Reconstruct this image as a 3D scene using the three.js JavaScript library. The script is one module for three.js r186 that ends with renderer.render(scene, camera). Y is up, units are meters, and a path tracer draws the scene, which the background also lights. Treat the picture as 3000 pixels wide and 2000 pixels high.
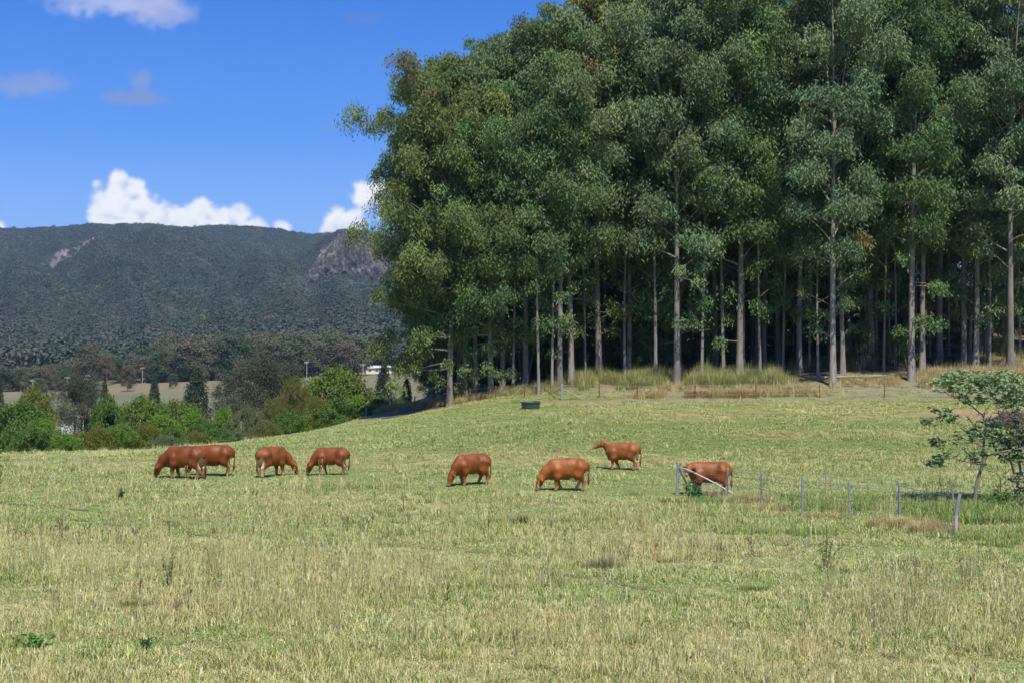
import * as THREE from 'three';
import { mergeGeometries } from 'three/addons/utils/BufferGeometryUtils.js';

// ---------------------------------------------------------------- camera, sky, sun, exposure
const EYE = 6.5, F = 4167, HORIZON = 983;                 // metres; focal length and level line in photo pixels (3000 x 2000)
const scene = new THREE.Scene();
const camera = new THREE.PerspectiveCamera(2 * Math.atan(1000 / F) * 180 / Math.PI, 1.5, 0.5, 30000);
camera.position.set(0, EYE, 0);
camera.rotation.x = Math.atan((HORIZON - 1000) / F);
scene.add(camera);
const renderer = new THREE.WebGLRenderer({ antialias: true });
renderer.toneMapping = THREE.LinearToneMapping;
renderer.toneMappingExposure = 1.2;
renderer.shadowMap.enabled = true;

const sun = new THREE.DirectionalLight(new THREE.Color().setRGB(1.0, 0.93, 0.79), 4.9);
const SUN = new THREE.Vector3(0.14, 0.86, 0.49).normalize();
sun.position.copy(SUN).multiplyScalar(400).add(new THREE.Vector3(0, 0, -80));
sun.target.position.set(0, 0, -80);
sun.castShadow = true;
Object.assign(sun.shadow.camera, { left: -150, right: 150, top: 150, bottom: -150, near: 1, far: 900 });
sun.shadow.mapSize.set(4096, 4096);
scene.add(sun, sun.target);

// ---------------------------------------------------------------- numbers
function rng(a) { return () => { a |= 0; a = a + 0x6D2B79F5 | 0; let t = Math.imul(a ^ a >>> 15, 1 | a); t = t + Math.imul(t ^ t >>> 7, 61 | t) ^ t; return ((t ^ t >>> 14) >>> 0) / 4294967296; }; }
const clamp = (x, a = 0, b = 1) => Math.min(b, Math.max(a, x));
const lerp = (a, b, t) => a + (b - a) * t;
const smooth = (a, b, x) => { const t = clamp((x - a) / (b - a)); return t * t * (3 - 2 * t); };
function hash2(i, j) { let h = Math.imul(i, 374761393) + Math.imul(j, 668265263) | 0; h = Math.imul(h ^ h >>> 13, 1274126177); return ((h ^ h >>> 16) >>> 0) / 4294967296; }
function vnoise(x, y) {
  const i = Math.floor(x), j = Math.floor(y), u = x - i, v = y - j, a = u * u * (3 - 2 * u), b = v * v * (3 - 2 * v);
  return lerp(lerp(hash2(i, j), hash2(i + 1, j), a), lerp(hash2(i, j + 1), hash2(i + 1, j + 1), a), b);
}
function fbm(x, y, n = 4) { let s = 0, a = 0.5, t = 0; for (let k = 0; k < n; k++) { s += a * vnoise(x + k * 17.3, y - k * 9.1); t += a; a *= 0.5; x *= 2.03; y *= 2.03; } return s / t; }
const mixc = (a, b, t) => [lerp(a[0], b[0], t), lerp(a[1], b[1], t), lerp(a[2], b[2], t)];
function table(pts) { return (x) => { if (x <= pts[0][0]) return pts[0][1]; for (let k = 1; k < pts.length; k++) if (x <= pts[k][0]) { const [a, p] = pts[k - 1], [b, q] = pts[k]; return lerp(p, q, (x - a) / (b - a)); } return pts[pts.length - 1][1]; }; }

// ---------------------------------------------------------------- the sky: clear blue air, fair-weather clouds
{
  const W = 4096, Hh = 2048, data = new Float32Array(W * Hh * 4);
  const air = [[0, [0.34, 0.54, 0.93]], [4.5, [0.21, 0.405, 0.84]], [8, [0.10, 0.285, 0.78]], [13, [0.05, 0.195, 0.67]], [25, [0.032, 0.15, 0.60]], [90, [0.022, 0.10, 0.44]]];
  const airAt = (e) => { for (let k = 1; k < air.length; k++) if (e <= air[k][0]) return mixc(air[k - 1][1], air[k][1], clamp((e - air[k - 1][0]) / (air[k][0] - air[k - 1][0]))); return air[5][1]; };
  const puffs = [[352, 524, 30], [388, 552, 38], [336, 592, 64], [300, 612, 40], [414, 604, 48], [455, 642, 54], [515, 642, 40], [592, 616, 34], [560, 652, 48], [640, 652, 48], [697, 636, 38], [742, 668, 38], [825, 672, 26], [284, 541, 15], [300, 662, 45], [380, 662, 60],
    [1072, 578, 46], [1112, 572, 46], [1146, 592, 62], [990, 642, 40], [1034, 652, 44], [960, 668, 28], [-4, 668, 18], [1210, 600, 70]];
  const wisps = [[360, 0, 250, 62, 0.78, 1.0], [470, 40, 130, 50, 0.6, 0.9], [180, -8, 120, 30, 0.5, 0.95], [60, 248, 150, 46, 0.5, 0.72], [408, 286, 120, 30, 0.5, 0.6], [412, 236, 44, 42, 0.48, 0.66], [1060, 52, 80, 26, 0.18, 0.5], [968, 372, 60, 26, 0.13, 0.55], [226, 392, 40, 18, 0.14, 0.6]];
  for (let r = 0; r < Hh; r++) {
    const e = ((r + 0.5) / Hh - 0.5) * 180, te = Math.tan(e * Math.PI / 180), base = airAt(Math.max(0, e));
    for (let c = 0; c < W; c++) {
      const u = (c + 0.5) / W, az = (u - 0.25) * 360;                         // degrees from -z, positive to the right
      let col = base;
      if (e > 0 && e < 40) {
        const wob = az < -180 ? az + 360 : az;
        if (Math.abs(wob) < 24 && e < 18) {                                   // the clouds that the photograph shows
          const ta = Math.tan(wob * Math.PI / 180), px = 1500 + F * ta, py = HORIZON - F * te * Math.sqrt(1 + ta * ta);
          if (px < 1400 && py > -200) {
            const n1 = fbm(px / 60, py / 46, 5), n2 = fbm(px / 22 + 40, py / 20, 4);
            for (const [cx, cy, rx, ry, al, br] of wisps) {
              const q = 1 - Math.hypot((px - cx + (n1 - 0.5) * rx * 0.9) / rx, (py - cy + (n2 - 0.5) * ry * 0.9) / ry);
              if (q > 0) col = mixc(col, [0.42 * br, 0.47 * br, 0.72 * br], al * smooth(0, 0.62, q) * (0.75 + 0.5 * n1));
            }
            let d = -9, low = 0;
            for (const [cx, cy, rr] of puffs) { const q = 1 - Math.hypot(px - cx, py - cy) / rr; if (q > d) { d = q; low = (py - cy) / rr; } }
            const v = d + (n2 - 0.5) * 0.75 + (fbm(px / 9, py / 9, 3) - 0.5) * 0.5;
            const a = smooth(-0.10, 0.36, v);
            if (a > 0) {
              const lit = clamp(0.90 + 0.42 * (n2 - 0.5) + 0.3 * (fbm(px / 30 + 7, py / 26, 3) - 0.5) - 0.20 * smooth(0.0, 0.9, low) - 0.10 * (1 - smooth(0, 0.6, v)));
              const cl = mixc([0.46, 0.54, 0.72], [0.83, 0.845, 0.87], smooth(0.48, 0.98, lit));
              col = mixc(col, cl, a * 0.98);
            }
          }
        } else {                                                              // the same fair-weather clouds round the rest of the sky
          const cumulus = smooth(0.60, 0.72, fbm(az / 7 + 90, e / 3.2 + 5, 5)) * (1 - smooth(2, 7, e)) * smooth(24, 34, Math.abs(wob));
          const wisp = smooth(0.60, 0.78, fbm(az / 9 + 30, e / 4 + 60, 5)) * 0.55 * smooth(7, 10, e) * (1 - smooth(30, 40, e)) * smooth(24, 34, Math.abs(wob));
          if (wisp > 0) col = mixc(col, [0.42, 0.47, 0.72], wisp);
          if (cumulus > 0) col = mixc(col, [0.78, 0.81, 0.86], cumulus * 0.95);
        }
      }
      const k = (r * W + c) * 4; data[k] = col[0]; data[k + 1] = col[1]; data[k + 2] = col[2]; data[k + 3] = 1;
    }
  }
  const sky = new THREE.DataTexture(data, W, Hh, THREE.RGBAFormat, THREE.FloatType);
  sky.mapping = THREE.EquirectangularReflectionMapping; sky.magFilter = THREE.LinearFilter; sky.minFilter = THREE.LinearFilter; sky.wrapS = THREE.RepeatWrapping; sky.needsUpdate = true;
  scene.background = sky; scene.environment = sky;
}

// ---------------------------------------------------------------- builders
const used = new Map();
function numbered(n) { const k = used.get(n) ?? 0; used.set(n, k + 1); return k ? n + '_' + String(k).padStart(3, '0') : n; }
function tag(o, label, category, group, kind) { o.userData.label = label; if (category) o.userData.category = category; if (group) o.userData.group = group; if (kind) o.userData.kind = kind; return o; }
function part(name, geo, mat, parent) { const m = new THREE.Mesh(geo, mat); m.name = parent === scene ? numbered(name) : name; m.castShadow = m.receiveShadow = true; parent.add(m); return m; }
function thing(name, label, category, [x, y, z], turn = 0, group) { const o = new THREE.Group(); o.name = numbered(name); o.position.set(x, y, z); o.rotation.y = turn; tag(o, label, category, group); scene.add(o); return o; }
function copyOf(src, label, [x, y, z], turn, scale, group) {
  const o = src.clone(); o.name = numbered(src.name); o.position.set(x, y, z); o.rotation.y = turn; o.scale.set(...(Array.isArray(scale) ? scale : [scale, scale, scale]));
  o.userData = { label, category: src.userData.category }; if (group) o.userData.group = group; scene.add(o); return o;
}
class Builder {                                                               // collects triangles into one geometry
  constructor() { this.p = []; this.c = []; this.i = []; this.u = []; }
  get n() { return this.p.length / 3; }
  v(x, y, z, c, u = 0, w = 0) { this.p.push(x, y, z); this.c.push(c[0], c[1], c[2]); this.u.push(u, w); return this.p.length / 3 - 1; }
  tri(a, b, c) { this.i.push(a, b, c); }
  quad(a, b, c, d) { this.i.push(a, b, c, a, c, d); }
  tube(pts, rad, sides, c, cap = true) {                                      // a round limb through points
    const start = this.n, P = pts.map((p) => new THREE.Vector3(...p)), t = new THREE.Vector3(), a = new THREE.Vector3(), b = new THREE.Vector3();
    let run = 0;
    P.forEach((p, k) => {
      t.copy(P[Math.min(k + 1, P.length - 1)]).sub(P[Math.max(k - 1, 0)]).normalize();
      a.set(Math.abs(t.x) > 0.9 ? 0 : 1, 0, Math.abs(t.x) > 0.9 ? 1 : 0).cross(t).normalize(); b.copy(t).cross(a);
      if (k) run += p.distanceTo(P[k - 1]);
      const col = Array.isArray(c[0]) ? c[k] : c;
      for (let s = 0; s <= sides; s++) { const q = s / sides * 2 * Math.PI, r = rad[k], x = Math.cos(q) * r, y = Math.sin(q) * r; this.v(p.x + a.x * x + b.x * y, p.y + a.y * x + b.y * y, p.z + a.z * x + b.z * y, col, s / sides * 2, run * 0.5); }
    });
    const w = sides + 1;
    for (let k = 0; k + 1 < P.length; k++) for (let s = 0; s < sides; s++) this.quad(start + k * w + s, start + k * w + s + 1, start + (k + 1) * w + s + 1, start + (k + 1) * w + s);
    if (cap) { const e = P.length - 1, m = this.v(P[e].x, P[e].y, P[e].z, Array.isArray(c[0]) ? c[e] : c); for (let s = 0; s < sides; s++) this.tri(start + e * w + s, start + e * w + s + 1, m); }
    return this;
  }
  box(x0, y0, z0, x1, y1, z1, c = [1, 1, 1]) {
    const f = [[[x0, y0, z1], [x1, y0, z1], [x1, y1, z1], [x0, y1, z1]], [[x1, y0, z0], [x0, y0, z0], [x0, y1, z0], [x1, y1, z0]], [[x0, y0, z0], [x0, y0, z1], [x0, y1, z1], [x0, y1, z0]], [[x1, y0, z1], [x1, y0, z0], [x1, y1, z0], [x1, y1, z1]], [[x0, y1, z1], [x1, y1, z1], [x1, y1, z0], [x0, y1, z0]], [[x0, y0, z0], [x1, y0, z0], [x1, y0, z1], [x0, y0, z1]]];
    for (const q of f) { const k = q.map((p, n) => this.v(...p, c, n === 1 || n === 2, n > 1)); this.quad(...k); }
    return this;
  }
  geo(flat = false) {
    const g = new THREE.BufferGeometry();
    g.setAttribute('position', new THREE.Float32BufferAttribute(this.p, 3)); g.setAttribute('color', new THREE.Float32BufferAttribute(this.c, 3)); g.setAttribute('uv', new THREE.Float32BufferAttribute(this.u, 2)); g.setIndex(this.i);
    g.computeVertexNormals(); return g;
  }
}
function noiseTexture(n, fn, srgb = false) {
  const d = new Uint8Array(n * n * 4);
  for (let j = 0; j < n; j++) for (let i = 0; i < n; i++) { const c = fn(i / n, j / n), k = (j * n + i) * 4; for (let q = 0; q < 3; q++) d[k + q] = clamp(Array.isArray(c) ? c[q] : c) * 255; d[k + 3] = 255; }
  const t = new THREE.DataTexture(d, n, n); t.wrapS = t.wrapT = THREE.RepeatWrapping; t.magFilter = THREE.LinearFilter; t.minFilter = THREE.LinearMipmapLinearFilter; t.generateMipmaps = true; if (srgb) t.colorSpace = THREE.SRGBColorSpace; t.needsUpdate = true; return t;
}
const wrapNoise = (u, v, f, seed = 0) => {                                    // noise that repeats without a seam
  const g = (x, y) => hash2(((x % f) + f) % f + seed * 131, ((y % f) + f) % f + seed * 57), x = u * f, y = v * f, i = Math.floor(x), j = Math.floor(y), a = x - i, b = y - j, s = a * a * (3 - 2 * a), t = b * b * (3 - 2 * b);
  return lerp(lerp(g(i, j), g(i + 1, j), s), lerp(g(i, j + 1), g(i + 1, j + 1), s), t);
};
const grainTex = noiseTexture(512, (u, v) => 0.55 + 0.5 * (0.30 * wrapNoise(u, v, 8, 1) + 0.3 * wrapNoise(u, v, 41, 2) + 0.4 * wrapNoise(u, v, 157, 3)));
const grainBump = noiseTexture(512, (u, v) => 0.5 * wrapNoise(u, v, 61, 5) + 0.5 * wrapNoise(u, v, 173, 6));
const barkTex = noiseTexture(256, (u, v) => { const a = wrapNoise(u, v, 6, 11), b = wrapNoise(u * 1, v, 64, 12), s = wrapNoise((u * 5) % 1, v, 7, 13); return 0.45 + 0.35 * a + 0.25 * b - 0.12 * s + 0.1 * s; });
const std = (o) => new THREE.MeshStandardMaterial({ roughness: 0.9, metalness: 0, side: THREE.DoubleSide, ...o });
const lin = (r, g, b) => new THREE.Color().setRGB(r, g, b);
const M = {
  leaf: new THREE.MeshPhysicalMaterial({ vertexColors: true, roughness: 0.85, side: THREE.DoubleSide, specularIntensity: 0.25, transmission: 0.18, thickness: 0 }),
  farLeaf: std({ vertexColors: true, roughness: 0.95 }),
  bark: std({ vertexColors: true, map: barkTex, bumpMap: barkTex, bumpScale: 0.02 }),
  grass: std({ vertexColors: true, roughness: 0.75 }),
  ground: std({ vertexColors: true, map: grainTex, bumpMap: grainBump, bumpScale: 0.03, roughness: 1 }),
};
// ---------------------------------------------------------------- the lie of the land: height at (x, z); d is the distance in front of the camera
const crestAt = table([[-140, 78], [-80, 80], [-31, 86], [-22, 90], [-17, 97], [-12, 116], [-9, 140], [-6, 172], [0, 205], [20, 240], [120, 300]]);
const ridgePix = table([[-0.8, 700], [-0.5, 672], [-0.36, 666], [-0.30, 650], [-0.21, 656], [-0.17, 664], [-0.144, 680], [-0.108, 672], [-0.07, 690], [0, 720], [0.2, 760], [0.6, 800]]);
function landHeight(x, z) {
  const d = -z;
  let y = 4.8 * (1 - smooth(-1, 21, d));                                                                   // the bank the photographer stands on
  y += (fbm(x / 17 + 3, z / 17, 2) - 0.5) * 0.34 * smooth(20, 30, d) + (fbm(x / 3.1, z / 3.1 + 8, 2) - 0.5) * 0.09;
  y += 1.9 * smooth(-15, 3, x) * smooth(66, 101, d);                                                       // the paddock rises towards the plantation fence
  if (d > 96) {
    const s = d - 99, k = 0.035 + 0.085 * smooth(-2, 46, x);
    y += smooth(0, 9, s) * 0.75 * smooth(-9, 6, x) + (s > 0 ? k * 90 * (1 - Math.exp(-s / 90)) * smooth(-12, 4, x) : 0);
    y += smooth(40, 80, s) * 3.5 * smooth(15, 50, x);
  }
  const s = d - crestAt(x);                                                                                // past the crest the land falls to the valley floor
  let f = 0;
  if (s > -14) { const q = s > 14 ? s : (s + 14) * (s + 14) / 56; f = q; }
  const fall = 1 - Math.exp(-f / 62);
  y = lerp(y, 0, smooth(0.2, 1, fall)) - 15.2 * fall;
  if (d > 180) {
    const a = x / d, far = smooth(200, 420, d);
    y += far * ((fbm(x / 190 + 11, z / 190, 2) - 0.5) * 7 + 3.2 * smooth(420, 700, d) * smooth(-0.33, -0.2, a));
    y += 15 * smooth(700, 1200, d) * smooth(-0.27, -0.07, a);
    const t = (d - 1150) / 2150;
    if (t > 0) {
      const top = EYE + (HORIZON - ridgePix(a)) / F * 3300 - 13, u = Math.min(t, 1), prof = 0.62 * u + 0.38 * u * u;
      y = lerp(y, top, prof) + 4 * u * (1 - u) * ((fbm(a * 26 + 5, d / 900, 3) - 0.5) * 150 + (fbm(x / 160, z / 160, 2) - 0.5) * 40);
      y += (fbm(x / 70 + 7, 3, 2) - 0.5) * 10 * smooth(0.7, 1, u);
      if (t > 1) y -= (t - 1) * 260;
    }
  }
  return y;
}
function onGround(px, py, from = 22) {                                        // where a line of sight meets the land
  const ax = (px - 1500) / F, ay = (HORIZON - py) / F;
  const under = (d) => landHeight(ax * d, -d) > EYE + ay * d;
  let d = from, step = 0.5;
  while (d < 6000 && !under(d)) { step = Math.max(0.4, d * 0.005); d += step; }
  let lo = d - step, hi = d; for (let k = 0; k < 14; k++) { const m = (lo + hi) / 2; if (under(m)) hi = m; else lo = m; }
  d = hi;
  return [ax * d, landHeight(ax * d, -d), -d];
}
const stand = (px, d) => { const x = (px - 1500) / F * d; return [x, landHeight(x, -d), -d]; };
const pixelTop = (py, d) => EYE + (HORIZON - py) / F * d;

// where the pasture is green, straw-dry or bare: 0 green, 1 dry
const greenSpots = [[2300, 1460, 9, 2.4], [2600, 1520, 8, 3], [2900, 1530, 7, 4], [2130, 1480, 4, 1.5], [90, 1890, 2.0, 0.9], [1850, 1770, 3.2, 0.6], [2250, 1830, 3.0, 0.7], [500, 1540, 9, 1.6], [900, 1570, 7, 1.3], [1300, 1600, 5, 1.2], [1000, 1440, 8, 1.1], [1400, 1290, 7, 2.2], [2050, 1250, 12, 1.8], [2450, 1245, 12, 1.5], [2500, 1300, 7, 2.5], [1900, 1700, 2.8, 0.7], [2720, 1800, 4, 0.9], [350, 1310, 10, 2], [620, 1330, 5, 1.5], [830, 1300, 6, 2]].map(([px, py, w, l]) => [...onGround(px, py), w, l]);
const drySpots = [[2350, 1195, 14, 3], [1800, 1200, 12, 3], [2640, 1210, 10, 3.2], [2450, 1275, 9, 1.6], [2090, 1470, 2.5, 0.7], [2250, 1500, 2.4, 0.8], [2640, 1540, 3.6, 0.9], [1160, 1700, 2.4, 1.6], [700, 1780, 4, 2], [1600, 1900, 5, 2.4], [1000, 1500, 4, 1.2], [1750, 1560, 3.2, 1.0], [300, 1640, 3, 1.4], [2300, 1930, 4, 1.6]].map(([px, py, w, l]) => [...onGround(px, py), w, l]);
function dryness(x, z) {
  let v = 0.27 + (fbm(x / 17 + 31, z / 5.5, 3) - 0.5) * 1.7 + (fbm(x / 1.9 + 4, z / 1.4, 3) - 0.5) * 1.2;
  for (const [a, , b, w, l] of greenSpots) { const q = ((x - a) / w) ** 2 + ((z - b) / l) ** 2; if (q < 4) v -= 0.55 * Math.exp(-q * 1.4); }
  for (const [a, , b, w, l] of drySpots) { const q = ((x - a) / w) ** 2 + ((z - b) / l) ** 2; if (q < 4) v += 0.55 * Math.exp(-q * 1.4); }
  return clamp(v);
}
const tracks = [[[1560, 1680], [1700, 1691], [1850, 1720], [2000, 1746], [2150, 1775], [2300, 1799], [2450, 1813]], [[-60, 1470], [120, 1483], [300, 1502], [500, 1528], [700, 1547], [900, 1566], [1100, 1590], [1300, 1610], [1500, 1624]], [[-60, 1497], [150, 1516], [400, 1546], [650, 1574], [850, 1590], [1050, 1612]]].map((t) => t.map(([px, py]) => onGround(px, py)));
const trackLine = (x, z) => {                                                 // closeness to a wheel track that crosses the paddock
  let m = 9; for (const t of tracks) for (let k = 0; k + 1 < t.length; k++) { const [ax, , az] = t[k], [bx, , bz] = t[k + 1]; if (x < ax - 1 || x > bx + 1) continue; const ux = bx - ax, uz = bz - az, q = clamp(((x - ax) * ux + (z - az) * uz) / (ux * ux + uz * uz)); m = Math.min(m, Math.hypot(x - ax - ux * q, z - az - uz * q)); }
  return Math.exp(-((m / 0.3) ** 2));
};
const inPlantation = (x, d) => smooth(103, 107, d + (fbm(x / 5, 2) - 0.5) * 5) * smooth(-13, -9, x + (d - 110) * 0.06);
const strip = (x, d) => smooth(98.5, 100.5, d) * (1 - smooth(105, 108, d)) * smooth(3, 9, x);             // trampled ground along the plantation fence
const screeAt = onGround(260, 704, 1400);
const scree = (x, d) => { const a = x / d; return Math.exp(-(((d + screeAt[2] - (a + 0.3) * 500) / 280) ** 2)) * smooth(-0.375, -0.345, a) * (1 - smooth(-0.26, -0.23, a)) * smooth(0.26, 0.46, fbm(x / 34, d / 70, 3)); };
console.log('scree', screeAt.map((v) => v.toFixed(0)).join(' '));
const soilSpots = [[1665, 1180, 4.5, 1.4], [2870, 1215, 4.5, 4]].map(([px, py, w, l]) => [...onGround(px, py), w, l]);
function bare(x, z) { let v = 0; for (const [a, , b, w, l] of soilSpots) v = Math.max(v, Math.exp(-(((x - a) / w) ** 2 + ((z - b) / l) ** 2) * 1.2)); return v; }

{
  const angles = []; for (let a = -180; a < 180;) { angles.push(a); a += Math.abs(a) < 27 ? 0.17 : 3; }
  const rings = [0.6]; while (rings[rings.length - 1] < 5200) { const r = rings[rings.length - 1]; rings.push(r + (r < 20 ? 1.3 : r < 130 ? 0.75 : r < 1200 ? r * 0.016 : r * 0.014)); }
  const straw = [0.42, 0.39, 0.155], green = [0.18, 0.26, 0.055], litter = [0.17, 0.125, 0.085], soil = [0.36, 0.235, 0.135], floor = [0.055, 0.055, 0.04], tan = [0.245, 0.20, 0.10], rock = [0.27, 0.225, 0.21];
  const colour = (x, z) => {
    const d = -z, r = Math.hypot(x, z);
    let c = mixc(green, straw, dryness(x, z));
    if (d > 60 && d < 260) { c = mixc(c, mixc(litter, straw, smooth(0.55, 0.75, fbm(x / 4, z / 3, 3))), inPlantation(x, d)); c = mixc(c, soil, 0.7 * smooth(0.3, 0.6, bare(x, z) * (0.6 + 0.8 * fbm(x / 1.2, z / 1.2, 3)))); }
    if (d > 94 && d < 112) c = mixc(c, [0.30, 0.25, 0.175], strip(x, d) * (0.45 + 0.5 * fbm(x / 2, z, 3)));
    if (r > 200) c = mixc(c, mixc(tan, [0.17, 0.175, 0.075], smooth(0.35, 0.7, fbm(x / 40, z / 60 + 4, 4))), smooth(200, 260, r));
    if (r > 900) c = mixc(c, mixc(floor, rock, smooth(0.52, 0.7, fbm(x / 55 + 9, z / 90, 4)) * 0.5), smooth(900, 1200, r));
    if (r > 2000) c = mixc(c, mixc([0.20, 0.15, 0.14], [0.36, 0.31, 0.29], fbm(x / 14, z / 30, 3)), scree(x, d));
    return c;
  };
  function sheet(name, label, lo, hi) {
    const b = new Builder(), rs = rings.filter((r) => r >= lo && r <= hi), w = angles.length;
    for (const r of rs) for (const a of angles) {
      const q = a * Math.PI / 180, k = r / Math.max(0.25, Math.cos(Math.min(Math.abs(q), 1.2))), x = Math.sin(q) * k, z = -Math.cos(q) * k;
      b.v(x, landHeight(x, z), z, colour(x, z), x / 5, z / 5);
    }
    for (let j = 0; j + 1 < rs.length; j++) for (let i = 0; i < w; i++) { const n = (i + 1) % w; b.quad(j * w + i, j * w + n, (j + 1) * w + n, (j + 1) * w + i); }
    tag(part(name, b.geo(), M.ground, scene), label, undefined, undefined, 'structure');
  }
  const cut1 = rings.find((r) => r > 260), cut2 = rings.find((r) => r > 1150);
  sheet('pasture', 'grazed paddock of short straw and green grass', 0, cut1);
  sheet('valley_floor', 'tan valley paddocks below the mountain', cut1, cut2);
  sheet('mountain', 'long forested mountain ridge', cut2, 99999);
}
scene.fog = new THREE.FogExp2(new THREE.Color().setRGB(0.45, 0.72, 1.0), 0.00007);
// wheel tracks: dark earth-coloured strips painted in for the shade in the ruts
{
  const rutShadeM = std({ vertexColors: true, map: grainTex, bumpMap: grainBump, bumpScale: 0.03, roughness: 1 });
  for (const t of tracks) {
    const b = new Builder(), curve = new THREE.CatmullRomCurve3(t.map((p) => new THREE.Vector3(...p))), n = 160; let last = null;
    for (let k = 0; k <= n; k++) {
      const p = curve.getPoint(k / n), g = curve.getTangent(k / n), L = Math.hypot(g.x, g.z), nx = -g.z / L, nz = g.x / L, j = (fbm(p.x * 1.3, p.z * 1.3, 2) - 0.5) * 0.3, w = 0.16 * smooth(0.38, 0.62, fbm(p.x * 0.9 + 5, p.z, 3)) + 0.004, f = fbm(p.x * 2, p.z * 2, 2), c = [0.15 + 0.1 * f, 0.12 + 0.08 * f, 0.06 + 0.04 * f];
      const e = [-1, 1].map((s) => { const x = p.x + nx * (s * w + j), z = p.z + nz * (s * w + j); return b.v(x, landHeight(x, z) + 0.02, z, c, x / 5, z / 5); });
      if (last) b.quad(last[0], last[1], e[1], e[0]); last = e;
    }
    tag(part('wheel_track_shade', b.geo(), rutShadeM, scene), 'thin wheel track crossing the paddock, a dark strip painted for the shade in its rut', undefined, undefined, 'structure');
  }
}
// ---------------------------------------------------------------- pasture grass: nobody could count it
const S = { straw: [0.53, 0.48, 0.20], pale: [0.68, 0.64, 0.36], tawny: [0.52, 0.39, 0.16], olive: [0.31, 0.36, 0.09], green: [0.20, 0.35, 0.058], deep: [0.11, 0.20, 0.04], brown: [0.20, 0.14, 0.08] };
function blade(b, x, z, len, wid, az, lean, curl, c) {                        // a narrow leaf, bent over
  const dx = Math.cos(az), dz = Math.sin(az), sx = -dz * wid / 2, sz = dx * wid / 2;
  let px = x, py = 0, pz = z, a = lean, l = b.v(px - sx, -0.02, pz - sz, c), r = b.v(px + sx, -0.02, pz + sz, c);
  for (let k = 1; k <= 2; k++) {
    px += dx * Math.sin(a) * len / 2; pz += dz * Math.sin(a) * len / 2; py += Math.cos(a) * len / 2; a += curl;
    if (k === 2) { b.tri(l, r, b.v(px, Math.max(0.005, py), pz, c)); } else { const y = Math.max(0.008, py), l2 = b.v(px - sx * 0.8, y, pz - sz * 0.8, c), r2 = b.v(px + sx * 0.8, y, pz + sz * 0.8, c); b.quad(l, r, r2, l2); l = l2; r = r2; }
  }
}
function tuft(seed, n, rad, len, wid, lean, colours) {
  const R = rng(seed), b = new Builder();
  for (let k = 0; k < n; k++) {
    const q = R() * 6.283, s = Math.sqrt(R()) * rad, c = colours[Math.floor(R() * colours.length)], j = 0.78 + 0.44 * R();
    blade(b, Math.cos(q) * s, Math.sin(q) * s, lerp(len[0], len[1], R()), wid * (0.7 + 0.6 * R()), R() * 6.283, lerp(lean[0], lean[1], R()), (R() - 0.2) * 0.9, [c[0] * j, c[1] * j, c[2] * j]);
  }
  return b.geo();
}
function stalks(seed, n, rad, len, heads, colours) {                          // upright seeding stems
  const R = rng(seed), b = new Builder();
  for (let k = 0; k < n; k++) {
    const q = R() * 6.283, s = Math.sqrt(R()) * rad, x = Math.cos(q) * s, z = Math.sin(q) * s, h = lerp(len[0], len[1], R()), az = R() * 6.283, ln = R() * 0.32, c = colours[Math.floor(R() * colours.length)];
    const tx = x + Math.cos(az) * ln * h, tz = z + Math.sin(az) * ln * h;
    b.tube([[x, -0.02, z], [lerp(x, tx, 0.4), h * 0.55, lerp(z, tz, 0.4)], [tx, h, tz]], [0.007, 0.006, 0.003], 3, c, false);
    if (heads) for (let m = 0; m < heads; m++) { const t = 0.72 + 0.28 * R(), hx = lerp(x, tx, t), hz = lerp(z, tz, t), hy = h * t, a2 = R() * 6.283, w = 0.03 + 0.03 * R(); const a = b.v(hx, hy, hz, c), e = b.v(hx + Math.cos(a2) * w, hy + 0.05, hz + Math.sin(a2) * w, c), f = b.v(hx + Math.cos(a2) * w * 0.5, hy + 0.09, hz + Math.sin(a2) * w * 0.5, c); b.tri(a, e, f); }
    if (R() < 0.7) blade(b, x, z, h * 0.6, 0.011, R() * 6.283, 0.3 + R() * 0.4, 0.6, c);
  }
  return b.geo();
}
const dry = [S.straw, S.straw, S.pale, S.straw, S.tawny, S.olive, S.pale, S.green], grn = [S.green, S.green, S.olive, S.olive, S.straw, S.deep, S.pale, S.green];
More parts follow.
